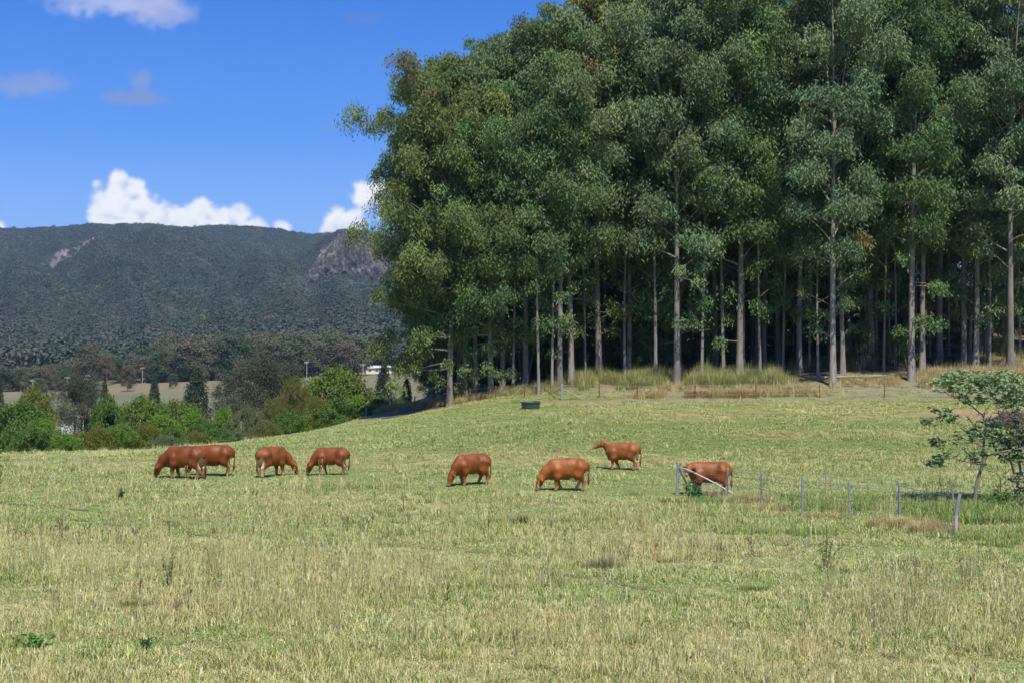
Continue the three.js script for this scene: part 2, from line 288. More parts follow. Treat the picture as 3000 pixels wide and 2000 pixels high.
const grassKinds = {
  dry_grass: { geos: [tuft(11, 46, 0.28, [0.09, 0.26], 0.013, [0.5, 1.5], dry), tuft(12, 46, 0.28, [0.08, 0.24], 0.013, [0.9, 1.56], dry), tuft(31, 46, 0.28, [0.06, 0.20], 0.013, [0.8, 1.55], dry)], label: 'short straw-coloured grass covering the paddock', at: [] },
  green_grass: { geos: [tuft(13, 50, 0.26, [0.05, 0.18], 0.013, [0.5, 1.45], grn), tuft(14, 50, 0.26, [0.05, 0.15], 0.013, [0.6, 1.5], grn)], label: 'short green grass growing among the straw', at: [] },
  long_grass: { geos: [tuft(15, 40, 0.2, [0.2, 0.46], 0.011, [0.15, 0.9], [S.straw, S.pale, S.olive, S.straw, S.green, S.pale]), tuft(16, 34, 0.2, [0.16, 0.4], 0.011, [0.1, 0.8], [S.green, S.olive, S.green, S.straw, S.olive, S.deep])], label: 'longer leaning grass tufts scattered over the paddock', at: [] },
  seeding_grass: { geos: [stalks(17, 7, 0.3, [0.35, 0.75], 3, [S.pale, S.straw, S.straw]), stalks(18, 5, 0.35, [0.4, 0.95], 2, [S.pale, S.straw])], label: 'thin pale seeding grass stems standing above the sward', at: [] },
  dead_weeds: { geos: [stalks(19, 4, 0.12, [0.25, 0.5], 6, [[0.24, 0.19, 0.12], [0.19, 0.16, 0.10]]), stalks(20, 3, 0.16, [0.3, 0.6], 5, [[0.22, 0.18, 0.11], [0.18, 0.17, 0.09]])], label: 'dead brown weed stalks dotted through the paddock', at: [] },
  fence_grass: { geos: [tuft(21, 60, 0.3, [0.4, 0.85], 0.014, [0.05, 0.55], [S.tawny, S.straw, S.tawny, [0.50, 0.33, 0.15], S.pale]), tuft(22, 60, 0.3, [0.35, 0.75], 0.014, [0.05, 0.7], [S.tawny, [0.48, 0.30, 0.13], S.straw])], label: 'tall tawny dry grass along the plantation fence', at: [] },
  bank_grass: { geos: [tuft(23, 60, 0.3, [0.5, 1.0], 0.015, [0.05, 0.7], [S.olive, S.straw, [0.30, 0.28, 0.11], S.green, S.straw])], label: 'rank olive grass on the bank below the front trees', at: [] },
  lush_grass: { geos: [tuft(24, 56, 0.26, [0.16, 0.4], 0.013, [0.1, 0.8], [S.green, S.green, [0.16, 0.30, 0.06], S.deep, S.olive, S.olive, S.straw])], label: 'lush green grass along the wire fence and under the small trees', at: [] },
};
{
  const R = rng(5);
  const put = (kind, x, z, s, tall, tint) => grassKinds[kind].at.push([x, landHeight(x, z), z, s, s * tall, R() * 6.283, tint]);
  const tintOf = () => { const j = 0.68 + 0.42 * R(), w = (R() - 0.5) * 0.14; return [j * (1 + w), j, j * (1 - w)]; };
  const cropped = [[541, 1402], [625, 1394], [795, 1396], [970, 1391], [1383, 1421], [1662, 1437], [1825, 1376], [2080, 1448]].map(([px, py]) => onGround(px, py, 40));      // eaten down round each cow
  const bands = [[22, 34, 46], [34, 48, 34], [48, 64, 22], [64, 84, 15], [84, 118, 10]];
  for (const [d0, d1, per] of bands) {
    const area = 0.41 * (d1 * d1 - d0 * d0) + 7 * (d1 - d0), n = Math.round(area * per);
    for (let k = 0; k < n; k++) {
      const d = Math.sqrt(lerp(d0 * d0, d1 * d1, R())), x = (R() - 0.5) * (0.82 * d + 7), z = -d;
      if (d > crestAt(x) + 6) continue;
      if (d > 96 && inPlantation(x, d) > 0.4) continue;
      if (bare(x, z) * (0.6 + 0.8 * fbm(x / 1.2, z / 1.2, 3)) > 0.42 && R() < 0.85) continue;
      if (d > 97 && R() < strip(x, d) * 0.7) continue;
      const eaten = cropped.reduce((m, [a, , b]) => Math.min(m, 0.4 + 0.6 * smooth(0.9, 2.6, Math.hypot((x - a) * 0.75, z - b))), 1);
      const v = dryness(x, z), tr = trackLine(x, z), patch = fbm(x / 2.6 + 70, z / 2.0, 3), s = 0.75 + 0.5 * R();
      if (tr > 0.45 && R() < 0.5) continue;
      const isDry = R() < 0.12 + 0.80 * v - 0.35 * tr;
      put(isDry ? 'dry_grass' : 'green_grass', x, z, s * (d > 60 ? 1.25 : 1), (0.3 + 1.15 * smooth(0.28, 0.75, patch)) * (1 - 0.5 * tr) * (d > 56 ? 0.7 : 1) * eaten, tintOf());
      if (d < 90 && tr < 0.3 && eaten > 0.9) {
        const p2 = smooth(0.48, 0.74, fbm(x / 3.7 + 12, z / 2.6 + 40, 3));
        if (R() < 0.26 * p2 + 0.012) put('long_grass', x, z, 0.7 + 0.5 * R(), 0.55 + 0.5 * R(), tintOf());
        const p3 = smooth(0.5, 0.72, fbm(x / 4.4 + 90, z / 3 + 10, 3));
        if (d < 62 && R() < 0.08 * p3 * (d < 42 ? 1.6 : 0.5) + 0.006) put('seeding_grass', x, z, 0.75 + 0.5 * R(), 1, tintOf());
        if (d < 62 && R() < 0.003 * smooth(0.5, 0.7, fbm(x / 6 + 20, z / 4, 2)) + 0.0003) put('dead_weeds', x, z, 0.7 + 0.6 * R(), 1, tintOf());
      }
    }
  }
  // taller clumps that the photograph shows, pixel of the foot, spread in metres, how many
  const clump = (kind, px, py, w, l, n, s0, s1) => { const [x, , z] = onGround(px, py); for (let k = 0; k < n; k++) { const q = R() * 6.283, t = Math.sqrt(R()); put(kind, x + Math.cos(q) * t * w, z + Math.sin(q) * t * l, lerp(s0, s1, R()), 1, tintOf()); } };
  clump('seeding_grass', 1160, 1740, 1.1, 1.6, 26, 0.8, 1.3); clump('seeding_grass', 660, 1650, 1.2, 0.9, 14, 0.8, 1.1); clump('seeding_grass', 200, 1690, 1.4, 1.2, 12, 0.7, 1.0);
  clump('seeding_grass', 1700, 1960, 2.5, 0.8, 12, 0.7, 1.1); clump('seeding_grass', 2400, 1880, 2.2, 1.5, 16, 0.7, 1.1); clump('seeding_grass', 2050, 1860, 1.6, 1.2, 9, 0.7, 1.1);
  clump('long_grass', 1000, 1430, 2.6, 0.8, 60, 0.8, 1.2); clump('long_grass', 1500, 1530, 2.6, 0.7, 60, 0.7, 1.1); clump('long_grass', 1900, 1530, 3.5, 0.8, 70, 0.7, 1.1); clump('long_grass', 1340, 1470, 2.2, 0.6, 40, 0.7, 1.0); clump('long_grass', 2450, 1800, 1.2, 0.6, 20, 0.5, 0.8);
  clump('dead_weeds', 2750, 1700, 3.2, 1.8, 16, 0.8, 1.2); clump('dead_weeds', 1100, 1560, 4, 1.8, 16, 0.8, 1.2); clump('dead_weeds', 220, 1590, 2.4, 1.6, 22, 0.8, 1.2); clump('dead_weeds', 2050, 1640, 3.4, 0.9, 14, 0.8, 1.1);
  clump('lush_grass', 2350, 1465, 4.2, 1.1, 150, 0.7, 1.1); clump('lush_grass', 2620, 1490, 4.4, 1.6, 240, 0.7, 1.2); clump('lush_grass', 2930, 1510, 3.6, 2.6, 330, 0.8, 1.5); clump('lush_grass', 2960, 1580, 2.6, 1.6, 120, 0.6, 1.0); clump('lush_grass', 2060, 1475, 1.6, 0.5, 70, 0.6, 1.1); clump('lush_grass', 2210, 1560, 3.0, 0.8, 70, 0.5, 0.9);
  clump('fence_grass', 2190, 1475, 1.1, 0.25, 30, 0.45, 0.75); clump('fence_grass', 2250, 1497, 0.9, 0.25, 16, 0.4, 0.65); clump('fence_grass', 2640, 1545, 1.2, 0.35, 44, 0.5, 0.8); clump('fence_grass', 2740, 1560, 0.9, 0.35, 34, 0.5, 0.8); clump('fence_grass', 2420, 1520, 0.9, 0.2, 12, 0.4, 0.6);
  // along the plantation fence
  for (let k = 0; k < 950; k++) { const px = lerp(1900, 2360, R()) + (R() + R() - 1) * 130, d = 101.4 + R() * R() * 4; if (fbm(px / 60, d / 3, 3) < 0.40) continue; const [x, , z] = stand(px, d); put('fence_grass', x, z, (0.55 + 0.6 * R()) * (0.6 + 0.8 * fbm(px / 25, d / 1.1, 2)), 0.6 + 0.6 * R(), tintOf()); }
  for (let k = 0; k < 520; k++) { const px = lerp(2700, 3080, R()), d = 103.5 + R() * 3.5; const [x, , z] = stand(px, d); put('fence_grass', x, z, 0.9 + 0.5 * R(), 1 + 0.4 * R(), tintOf()); }
  for (let k = 0; k < 220; k++) { const px = lerp(2470, 2640, R()), d = 104 + R() * 4; const [x, , z] = stand(px, d); put('fence_grass', x, z, 0.5 + 0.4 * R(), 0.8, tintOf()); }
  for (let k = 0; k < 900; k++) { const t = R(), px = lerp(1090, 1360, t), d = lerp(117, 104.5, t) + R() * 3; const [x, , z] = stand(px, d); put('fence_grass', x, z, 0.6 + 0.5 * R(), 0.6 + 0.4 * R(), tintOf()); }
  for (let k = 0; k < 500; k++) { const t = R(), px = lerp(1360, 1640, t), d = lerp(105.5, 103, t) + R() * 4; const [x, , z] = stand(px, d); put(R() < 0.4 ? 'fence_grass' : 'bank_grass', x, z, 0.5 + 0.4 * R(), 0.7 + 0.4 * R(), tintOf()); }
  for (let k = 0; k < 1500; k++) { const px = lerp(1660, 2290, R()) + (R() + R() - 1) * 90, d = 104.2 + R() * 7; if (fbm(px / 45 + 7, d / 2.5, 3) < 0.42) continue; const [x, , z] = stand(px, d); put('bank_grass', x, z, (0.6 + 0.7 * R()) * (0.55 + 0.9 * fbm(px / 30 + 4, d / 1.5, 2)), 0.7 + 0.6 * R(), tintOf()); }
  for (let k = 0; k < 900; k++) { const px = lerp(2300, 3080, R()), d = 112 + R() * 50; if (fbm(px / 120 + 3, d / 12, 2) < 0.52) continue; const [x, , z] = stand(px, d); put(R() < 0.5 ? 'fence_grass' : 'bank_grass', x, z, 0.8 + 0.7 * R(), 0.8, tintOf()); }
  const Q = new THREE.Quaternion(), UPV = new THREE.Vector3(0, 1, 0), m4 = new THREE.Matrix4(), pv = new THREE.Vector3(), sv = new THREE.Vector3(), cc = new THREE.Color();
  for (const [name, g] of Object.entries(grassKinds)) g.geos.forEach((geo, gi) => {
    const list = g.at.filter((_, k) => k % g.geos.length === gi), im = new THREE.InstancedMesh(geo, M.grass, list.length);
    list.forEach(([x, y, z, s, sy, q, t], k) => { m4.compose(pv.set(x, y, z), Q.setFromAxisAngle(UPV, q), sv.set(s, sy, s)); im.setMatrixAt(k, m4); im.setColorAt(k, cc.setRGB(...t)); });
    im.name = numbered(name); im.castShadow = im.receiveShadow = true; tag(im, g.label, undefined, undefined, 'stuff'); scene.add(im);
  });
  console.log('grass', Object.entries(grassKinds).map(([n, g]) => n + ' ' + g.at.length).join(', '));
}
// ---------------------------------------------------------------- trees: trunk with limbs, and a crown of many small leaves
function leafAt(b, R, x, y, z, len, wid, droop, c) {                          // one folded leaf; droop 1 hangs straight down
  const az = R() * 6.283, e = lerp((R() - 0.3) * 1.2, -1.15 + (R() - 0.5) * 0.8, droop), dx = Math.cos(az) * Math.cos(e), dy = Math.sin(e), dz = Math.sin(az) * Math.cos(e);
  const tw = R() * 6.283; let sx = -Math.sin(az) * Math.cos(tw) - Math.cos(az) * dy * Math.sin(tw), sy = Math.cos(e) * Math.sin(tw), sz = Math.cos(az) * Math.cos(tw) - Math.sin(az) * dy * Math.sin(tw);
  const w = wid / 2, l = len * (0.7 + 0.6 * R()), a = b.v(x, y, z, c), t = b.v(x + dx * l, y + dy * l, z + dz * l, c), p = b.v(x + dx * l * 0.45 + sx * w, y + dy * l * 0.45 + sy * w, z + dz * l * 0.45 + sz * w, c), q = b.v(x + dx * l * 0.45 - sx * w, y + dy * l * 0.45 - sy * w, z + dz * l * 0.45 - sz * w, c);
  b.tri(a, p, t); b.tri(a, t, q);
}
function clumpAt(b, R, x, y, z, r, flat, n, len, wid, droop, c) {
  for (let k = 0; k < n; k++) {
    const q = R() * 6.283, u = R() * 2 - 1, s = Math.sqrt(1 - u * u), t = Math.pow(R(), 0.45) * r, j = 0.8 + 0.4 * R();
    leafAt(b, R, x + Math.cos(q) * s * t, y + (u * 0.8 + 0.15) * t * flat, z + Math.sin(q) * s * t, len, wid, droop, [c[0] * j, c[1] * j, c[2] * j]);
  }
}
function boughAt(b, R, p, r, n, len, wid, c) {                                // an umbrella of hanging leaves round a branch end
  const sx = R() * 50, lump = (a, u) => 0.45 + 1.05 * vnoise(Math.cos(a) * 2.1 + sx, Math.sin(a) * 2.1 + u * 2.2);
  for (let k = 0; k < n; k++) {
    const a = R() * 6.283, u = lerp(-0.75, 1, Math.pow(R(), 0.75)), s = Math.sqrt(1 - u * u), t = r * lump(a, u) * (R() < 0.82 ? 0.62 + 0.5 * R() : R()), hang = R() < 0.3 ? R() * 0.75 * r : 0, j = 0.78 + 0.44 * R();
    leafAt(b, R, p[0] + Math.cos(a) * s * t, p[1] + u * t - hang, p[2] + Math.sin(a) * s * t, len, wid, 0.78, [c[0] * j, c[1] * j, c[2] * j]);
  }
}
const vary = (R, c, a = 0.22) => { const j = 1 + (R() - 0.5) * 2 * a, w = (R() - 0.5) * 0.18; return [c[0] * j * (1 + w), c[1] * j, c[2] * j * (1 - w * 0.5)]; };
/* a tall plantation eucalypt: clean grey bole, ascending limbs, drooping leaf clumps */
function eucalypt(seed, o) {
  const R = rng(seed), wood = new Builder(), crown = new Builder(), H = o.H, bend = o.bend ?? 0.5, p1 = R() * 6.28, p2 = R() * 6.28;
  const bole = (t) => [Math.sin(t * 3.1 + p1) * bend * t - Math.sin(p1) * bend * t + (o.lean ?? 0) * t * H, H * t, Math.sin(t * 2.6 + p2) * bend * t];
  const rad = (t) => o.r0 * (1 - 0.88 * Math.pow(t, 0.85)) * (1 + 0.35 * Math.exp(-t * 60)), n = 16;
  const bark = o.bark ?? [0.32, 0.285, 0.25], fork = o.fork ?? 0.42 + 0.16 * R(), nl = o.leaders ?? 2 + Math.floor(R() * 2), leaders = [];
  for (let q = 0; q < nl; q++) leaders.push({ az: q * 6.283 / nl + R() * 1.4, out: q ? 0.11 + 0.13 * R() : 0.03 + 0.06 * R(), top: q ? 0.80 + 0.16 * R() : 1, up: fork + (q ? (R() - 0.3) * 0.12 : 0) });
  const stem = (l, t) => { const p = bole(t), e = Math.max(0, t - l.up) * H * l.out; return [p[0] + Math.cos(l.az) * e, p[1], p[2] + Math.sin(l.az) * e]; };
  leaders.forEach((l, q) => {
    const pts = [], rr = [], cs = [], t0 = q ? l.up - 0.01 : 0, n2 = q ? 9 : n;
    for (let k = 0; k <= n2; k++) { const t = lerp(t0, l.top * 0.97, k / n2), p = stem(l, t); if (!q && k === 0) p[1] = -0.4; pts.push(p); rr.push(rad(t) * (q ? 0.62 : 1 - 0.2 * smooth(l.up, l.up + 0.1, t))); const j = 0.72 + 0.5 * R(); cs.push(mixc(bark.map((v) => v * j), [0.44 * j, 0.36 * j, 0.29 * j], smooth(0.4, 0.85, t))); }
    wood.tube(pts, rr, q ? 6 : 9, cs);
  });
  const limbs = o.limbs, start = o.start;
  for (let k = 0; k < limbs; k++) {
    const u = (k + R() * 0.8) / limbs, h = lerp(start, 0.95, Math.pow(u, 0.9)), az = o.side && R() < o.side[1] ? o.side[0] + (R() - 0.5) * 2.2 : k * 2.4 + R() * 0.9, own = leaders[Math.floor(R() * nl)], base = h > own.top * 0.96 || h < own.up ? stem(leaders[0], h) : stem(own, h);
    const shape = o.shape ? o.shape(u) : Math.pow(Math.sin(Math.PI * (0.16 + 0.80 * u)), 0.8), L = o.radius * shape * (0.55 + 0.65 * R()) + 0.4;
    let el = lerp(o.el0 ?? 0.55, 1.15, Math.pow(u, o.el0 !== undefined ? 0.5 : 1)) + (R() - 0.5) * 0.6; const segs = 5, lp = [base], lr = [Math.max(0.02, rad(h) * 0.42)], lc = [[0.34, 0.28, 0.23]];
    let [x, y, z] = base, a = az;
    for (let s = 1; s <= segs; s++) { const st = L / segs; x += Math.cos(a) * Math.cos(el) * st; z += Math.sin(a) * Math.cos(el) * st; y += Math.sin(el) * st; a += (R() - 0.5) * 0.5; el += (R() - 0.55) * 0.35; lp.push([x, y, z]); lr.push(lr[0] * (1 - 0.85 * s / segs)); lc.push([0.38, 0.31, 0.25]); }
    wood.tube(lp, lr, 5, lc);
    const tint = R() < (o.rust ?? 0.015) ? [0.19, 0.165, 0.065] : vary(R, o.tint), k1 = o.bough ?? 1;
    const heads = [[1, 1.15 + 0.65 * R()], [0.72 + 0.1 * R(), 0.9 + 0.5 * R()], [0.48 + 0.1 * R(), 0.6 + 0.4 * R()], [0.28, 0.55 + 0.3 * R()]];
    heads.slice(0, o.heads ?? (L > 2.2 ? (R() < 0.35 ? 4 : 3) : 2)).forEach(([t, r], m) => {
      const f = Math.min(segs - 0.001, t * segs), i = Math.floor(f), w = f - i, p = [0, 1, 2].map((q) => lerp(lp[i][q], lp[i + 1][q], w)), sa = az + (m ? (m % 2 ? 1 : -1) * (0.7 + 0.8 * R()) : (R() - 0.5)), sl = m ? (0.5 + 0.9 * R()) * (o.twig ?? 1) : 0.2, rb = r * k1 * (0.7 + 0.3 * shape), tip = [p[0] + Math.cos(sa) * sl, p[1] + (0.25 + 0.5 * R()) * sl, p[2] + Math.sin(sa) * sl];
      for (let q = 0; q < 3; q++) { const e = R() * 6.283, s = rb * 0.7; wood.tube([p, [lerp(p[0], tip[0], 0.6), lerp(p[1], tip[1], 0.6), lerp(p[2], tip[2], 0.6)], [tip[0] + Math.cos(e) * s, tip[1] + 0.3 * rb, tip[2] + Math.sin(e) * s]], [0.035, 0.022, 0.008], 3, [0.34, 0.27, 0.21], false); }
      boughAt(crown, R, tip, rb, Math.round((o.leaves ?? 200) * rb * rb / (k1 * k1) * (0.8 + 0.4 * R())), o.len ?? 0.28, o.wid ?? 0.07, vary(R, tint, 0.15));
    });
  }
  for (let k = 0; k < (o.sprouts ?? 0); k++) {                                 // leafy shoots low on the bole
    const h = lerp(start * 0.35, start, R()), p = bole(h), az = R() * 6.283, L = 0.7 + 1.5 * R(), tip = [p[0] + Math.cos(az) * L, p[1] + L * (R() - 0.2), p[2] + Math.sin(az) * L];
    wood.tube([p, [lerp(p[0], tip[0], 0.5), lerp(p[1], tip[1], 0.5) + 0.1, lerp(p[2], tip[2], 0.5)], tip], [0.04, 0.03, 0.012], 4, [0.34, 0.28, 0.22], false);
    boughAt(crown, R, tip, 0.5 + 0.35 * R(), 130, (o.len ?? 0.28) * 0.9, o.wid ?? 0.07, vary(R, o.tint, 0.2));
  }
  return [wood.geo(), crown.geo()];
}
/* a broad-leaved bush or small tree with a domed crown down to the ground */
function bush(seed, o) {
  const R = rng(seed), wood = new Builder(), crown = new Builder();
  for (let k = 0; k < (o.stems ?? 5); k++) { const az = R() * 6.283, s = 0.35 + 0.5 * R(); wood.tube([[0, -0.2, 0], [Math.cos(az) * s * 0.4, 0.3, Math.sin(az) * s * 0.4], [Math.cos(az) * s * 0.75, 0.72, Math.sin(az) * s * 0.75]], [0.035, 0.025, 0.01], 5, [0.27, 0.23, 0.19]); }
  for (let k = 0; k < o.clumps; k++) {                                         // unit bush: radius 1, height 1
    const q = R() * 6.283, u = Math.pow(R(), 0.75), h = lerp(o.low ?? 0.05, 1, u), w = Math.sqrt(Math.max(0, 1 - ((h - (o.wide ?? 0.42)) / (h > (o.wide ?? 0.42) ? 1 - (o.wide ?? 0.42) : 0.75)) ** 2)), s = Math.pow(R(), 0.35) * w, lump = 0.82 + 0.36 * vnoise(q * 1.9 + seed, h * 3.5);
    clumpAt(crown, R, Math.cos(q) * s * lump, h * (0.86 + 0.14 * lump) - 0.04, Math.sin(q) * s * lump, o.size * (0.7 + 0.6 * R()), o.flat ?? 0.7, o.leaves, o.len, o.wid, o.droop ?? 0.3, vary(R, R() < (o.odd ?? 0) ? o.oddTint : o.tint, 0.24));
  }
  return [wood.geo(), crown.geo()];
}
/* a symmetrical pine: whorls of level branches, foliage massed at their ends */
function conifer(seed, o) {
  const R = rng(seed), wood = new Builder(), crown = new Builder();
  wood.tube([[0, -0.2, 0], [0, 0.5, 0], [0, 0.98, 0]], [0.022, 0.016, 0.004], 7, [0.26, 0.22, 0.19]);
  for (let k = 0; k < o.whorls; k++) {
    const t = k / (o.whorls - 1), h = lerp(0.06, 0.97, t), L = o.spread * Math.pow(Math.sin(Math.PI * lerp(0.30, 0.985, t)), 0.8);
    for (let m = 0; m < 9; m++) {
      const az = m / 9 * 6.283 + k * 0.9 + R() * 0.4, l = L * (0.8 + 0.35 * R()), tip = [Math.cos(az) * l, h - l * (o.sag ?? 0.25) * (1 - t) + 0.03 * t, Math.sin(az) * l];
      wood.tube([[0, h, 0], [tip[0] * 0.6, h, tip[2] * 0.6], tip], [0.006, 0.005, 0.003], 3, [0.46, 0.43, 0.39], false);
      clumpAt(crown, R, tip[0], tip[1], tip[2], 0.045 * (0.7 + 0.6 * R()) + 0.02, 0.9, o.leaves, 0.055, 0.013, 0.45, vary(R, o.tint));
      clumpAt(crown, R, tip[0] * 0.75, lerp(h, tip[1], 0.7), tip[2] * 0.75, 0.04, 0.9, Math.round(o.leaves * 0.45), 0.05, 0.012, 0.45, vary(R, o.tint));
    }
  }
  return [wood.geo(), crown.geo()];
}
function treeThing(name, label, category, geos, leafMat = M.leaf) { const t = new THREE.Group(); t.name = name; t.userData = { label, category }; part('trunk', geos[0], M.bark, t); part('crown', geos[1], leafMat, t); return t; }

// the plantation
const G1 = [0.148, 0.23, 0.078], G2 = [0.156, 0.226, 0.108], G3 = [0.205, 0.24, 0.07], G4 = [0.125, 0.205, 0.074], G5 = [0.18, 0.236, 0.105];
const base = { limbs: 50, leaves: 250, len: 0.33, wid: 0.09, bough: 0.74, sprouts: 6 };
const euc = [
  eucalypt(101, { ...base, H: 30, r0: 0.25, start: 0.27, radius: 3.9, tint: G2 }),
  eucalypt(102, { ...base, H: 31, r0: 0.27, start: 0.25, radius: 4.3, tint: G1, bend: 0.9 }),
  eucalypt(103, { ...base, H: 29, r0: 0.23, start: 0.30, radius: 3.8, tint: G5, rust: 0.02 }),
  eucalypt(104, { ...base, H: 32, r0: 0.26, start: 0.27, radius: 3.9, tint: G4, bend: 0.8 }),
  eucalypt(105, { ...base, H: 31, r0: 0.24, start: 0.25, radius: 4.1, tint: G2, rust: 0.02 }),
  eucalypt(106, { ...base, H: 31, r0: 0.28, start: 0.25, radius: 4.2, tint: G3, leaves: 260, len: 0.42, bend: 0.7 }),
].map((g) => treeThing('eucalyptus_tree', '', 'tree', g));
const eucEdge = treeThing('eucalyptus_tree', '', 'tree', eucalypt(111, { ...base, H: 25.5, r0: 0.27, limbs: 70, start: 0.12, radius: 7.4, el0: -0.35, tint: [0.168, 0.222, 0.07], bend: 0.7, side: [Math.PI, 0.6], rust: 0.03, shape: (u) => (0.62 + 0.42 * Math.sin(Math.PI * (0.1 + 0.75 * u))) * (1 - 0.45 * smooth(0.86, 1, u)) * (0.72 + 0.28 * smooth(0, 0.4, u)), leaves: 230 }));
const eucEdge2 = treeThing('eucalyptus_tree', '', 'tree', eucalypt(112, { ...base, H: 29.5, r0: 0.26, limbs: 54, start: 0.16, radius: 5.4, el0: 0, tint: G1, side: [Math.PI * 0.9, 0.35] }));
const eucThin = treeThing('eucalyptus_tree', '', 'tree', eucalypt(113, { ...base, H: 22, r0: 0.12, limbs: 26, start: 0.4, radius: 2.6, tint: G4, leaves: 190, bough: 0.7, len: 0.32, wid: 0.09 }));
const inner = [eucalypt(114, { ...base, H: 29, r0: 0.23, limbs: 56, start: 0.08, radius: 4.6, el0: 0.2, tint: G4 }), eucalypt(115, { ...base, H: 30, r0: 0.22, limbs: 56, start: 0.12, radius: 4.4, el0: 0.2, tint: G1 })].map((g) => treeThing('eucalyptus_tree', '', 'tree', g));
const all = [...euc, eucEdge, eucEdge2, eucThin], heights = [...all, ...inner].map((t) => { t.children[1].geometry.computeBoundingBox(); return t.children[1].geometry.boundingBox.max.y - 0.8; });
const skyline = table([[1040, 430], [1080, 320], [1130, 255], [1180, 195], [1260, 172], [1430, 178], [1480, 110], [1600, 50], [1660, 20], [1720, -40], [1850, -160], [3200, -400]]);
const fit = (w, s, x, y, z) => { const d = -z, px = 1500 + x / d * F; return Math.min(s, (pixelTop(skyline(px), d) - y) / heights[w]); };
{
  const R = rng(77);
  // [trunk pixel, foot pixel, which, scale, turn, label] for the trees one can single out
  const front = [
    [1317, 1189, 6, 1.0, 0.0, 'leftmost eucalyptus of the plantation, low spreading crown against the mountain'],
    [1393, 1169, 7, 0.93, 0.2, 'eucalyptus with bare straight trunk just right of the leftmost plantation tree'],
    [1438, 1163, 7, 1.0, 0.5, 'eucalyptus with dappled trunk left of the green water trough'],
    [1755, 1112, 5, 1.06, 1.0, 'tall yellowish eucalyptus with thick pale bole, right of the braced corner post'],
    [1674, 1129, 1, 1.0, 2.2, 'dark-shaded eucalyptus trunk directly above the braced corner post'],
    [1579, 1155, 8, 1.0, 2.0, 'slender young eucalyptus behind the trough and the fence corner'],
    [1984, 1126, 0, 1.04, 0.4, 'straight grey eucalyptus standing on the rank grass bank, left of the forked one'],
    [2167, 1110, 1, 1.04, 3.5, 'eucalyptus whose grey trunk forks into two leaders at mid height'],
    [2442, 1131, 4, 1.05, 5.1, 'eucalyptus at the very front, its foot beside the fallen log'],
    [2672, 1115, 3, 1.03, 1.7, 'front-row eucalyptus right of the fallen log with rough thick trunk'],
    [2962, 1096, 0, 1.12, 2.9, 'rightmost front-row eucalyptus, thick trunk above the leafy small tree'],
    [2825, 1075, 2, 1.02, 4.2, 'eucalyptus with mossy green streak on its trunk, near the right edge'],
    [2861, 1080, 4, 1.0, 0.9, 'slim grey eucalyptus just right of the mossy trunk'],
    [2753, 1064, 5, 0.98, 3.1, 'sunlit pale eucalyptus trunk on bare slope left of the mossy one'],
    [2555, 1077, 1, 1.0, 1.1, 'eucalyptus standing behind the right end of the fallen log'],
    [2342, 1098, 2, 1.02, 2.4, 'eucalyptus with shaded trunk left of the fallen log'],
    [2018, 1085, 3, 1.02, 4.8, 'grey eucalyptus second behind the grass bank, right of the straight front one'],
    [2218, 1074, 4, 1.0, 5.6, 'eucalyptus with leafy shoots low on its trunk, behind the forked one'],
    [1875, 1092, 2, 1.0, 0.3, 'eucalyptus above the left part of the rank grass bank'],
    [1846, 1096, 3, 1.0, 1.9, 'eucalyptus right of the tall yellowish one, trunk half in shade'],
  ];
  const spots = [];
  for (const [px, py, w, s, turn, label] of front) {
    const [x, y, z] = onGround(px, py, 98); spots.push([x, z]);
    copyOf(all[w], label, [x, y, z], turn, fit(w, s, x, y, z), 'front row of the eucalyptus plantation');
  }
  // lesser trunks right behind the front
  const second = [[1347, 1180, 1, 'slender trunk just right of the leftmost plantation tree'], [1363, 1178, 3, 'rough twin-looking trunk second right of the leftmost plantation tree'], [1472, 1153, 4, 'shaded eucalyptus right of the dappled trunk, left of the trough'], [1503, 1150, 8, 'thin leaning sapling above the left rim of the trough'], [1540, 1143, 0, 'eucalyptus in deep shade straight above the water trough'], [1617, 1146, 8, 'thin pale sapling just left of the braced corner post'], [1640, 1138, 2, 'eucalyptus trunk touching the top of the braced corner post'], [1715, 1118, 8, 'thin sapling left of the tall yellowish eucalyptus'], [1955, 1082, 1, 'reddish shaded trunk just left of the straight grey eucalyptus on the bank'], [2075, 1078, 5, 'yellow-leaved eucalyptus midway between the straight grey one and the forked one'], [2120, 1080, 2, 'shaded eucalyptus left of the forked one'], [2280, 1076, 5, 'yellow-leaved eucalyptus right of the forked one, foot hidden by grass'], [2398, 1110, 8, 'thin sapling left of the very front eucalyptus'], [2487, 1054, 3, 'dark smooth trunk on the slope above the fallen log'], [2590, 1092, 8, 'thin sapling behind the right end of the fallen log'], [2625, 1086, 8, 'thin bare sapling left of the rough thick front trunk'], [2887, 1032, 1, 'greenish trunk higher on the slope, left of the rightmost front tree']];
  for (const [px, py, w, label] of second) { const [x, y, z] = onGround(px, py - 3, 98); spots.push([x, z]); copyOf(all[w], label, [x, y, z], R() * 6.283, fit(w, 0.92 + 0.12 * R(), x, y, z), 'second row of the eucalyptus plantation'); }
  for (const [px, d, sc, turn, label] of [[1310, 112, 0.42, 0.3, 'low bushy young eucalyptus at the outer left edge of the plantation'], [1350, 120, 0.55, -0.4, 'young eucalyptus with foliage to the ground behind the leftmost trunk'], [1382, 116, 0.5, 0.9, 'young leafy eucalyptus between the leftmost trunks'], [1300, 122, 0.46, 0.1, 'young eucalyptus hanging low over the valley behind the leftmost tree']]) { const p = stand(px, d); spots.push([p[0], p[2]]); copyOf(eucEdge, label, p, turn, sc, 'young trees at the plantation edge'); }
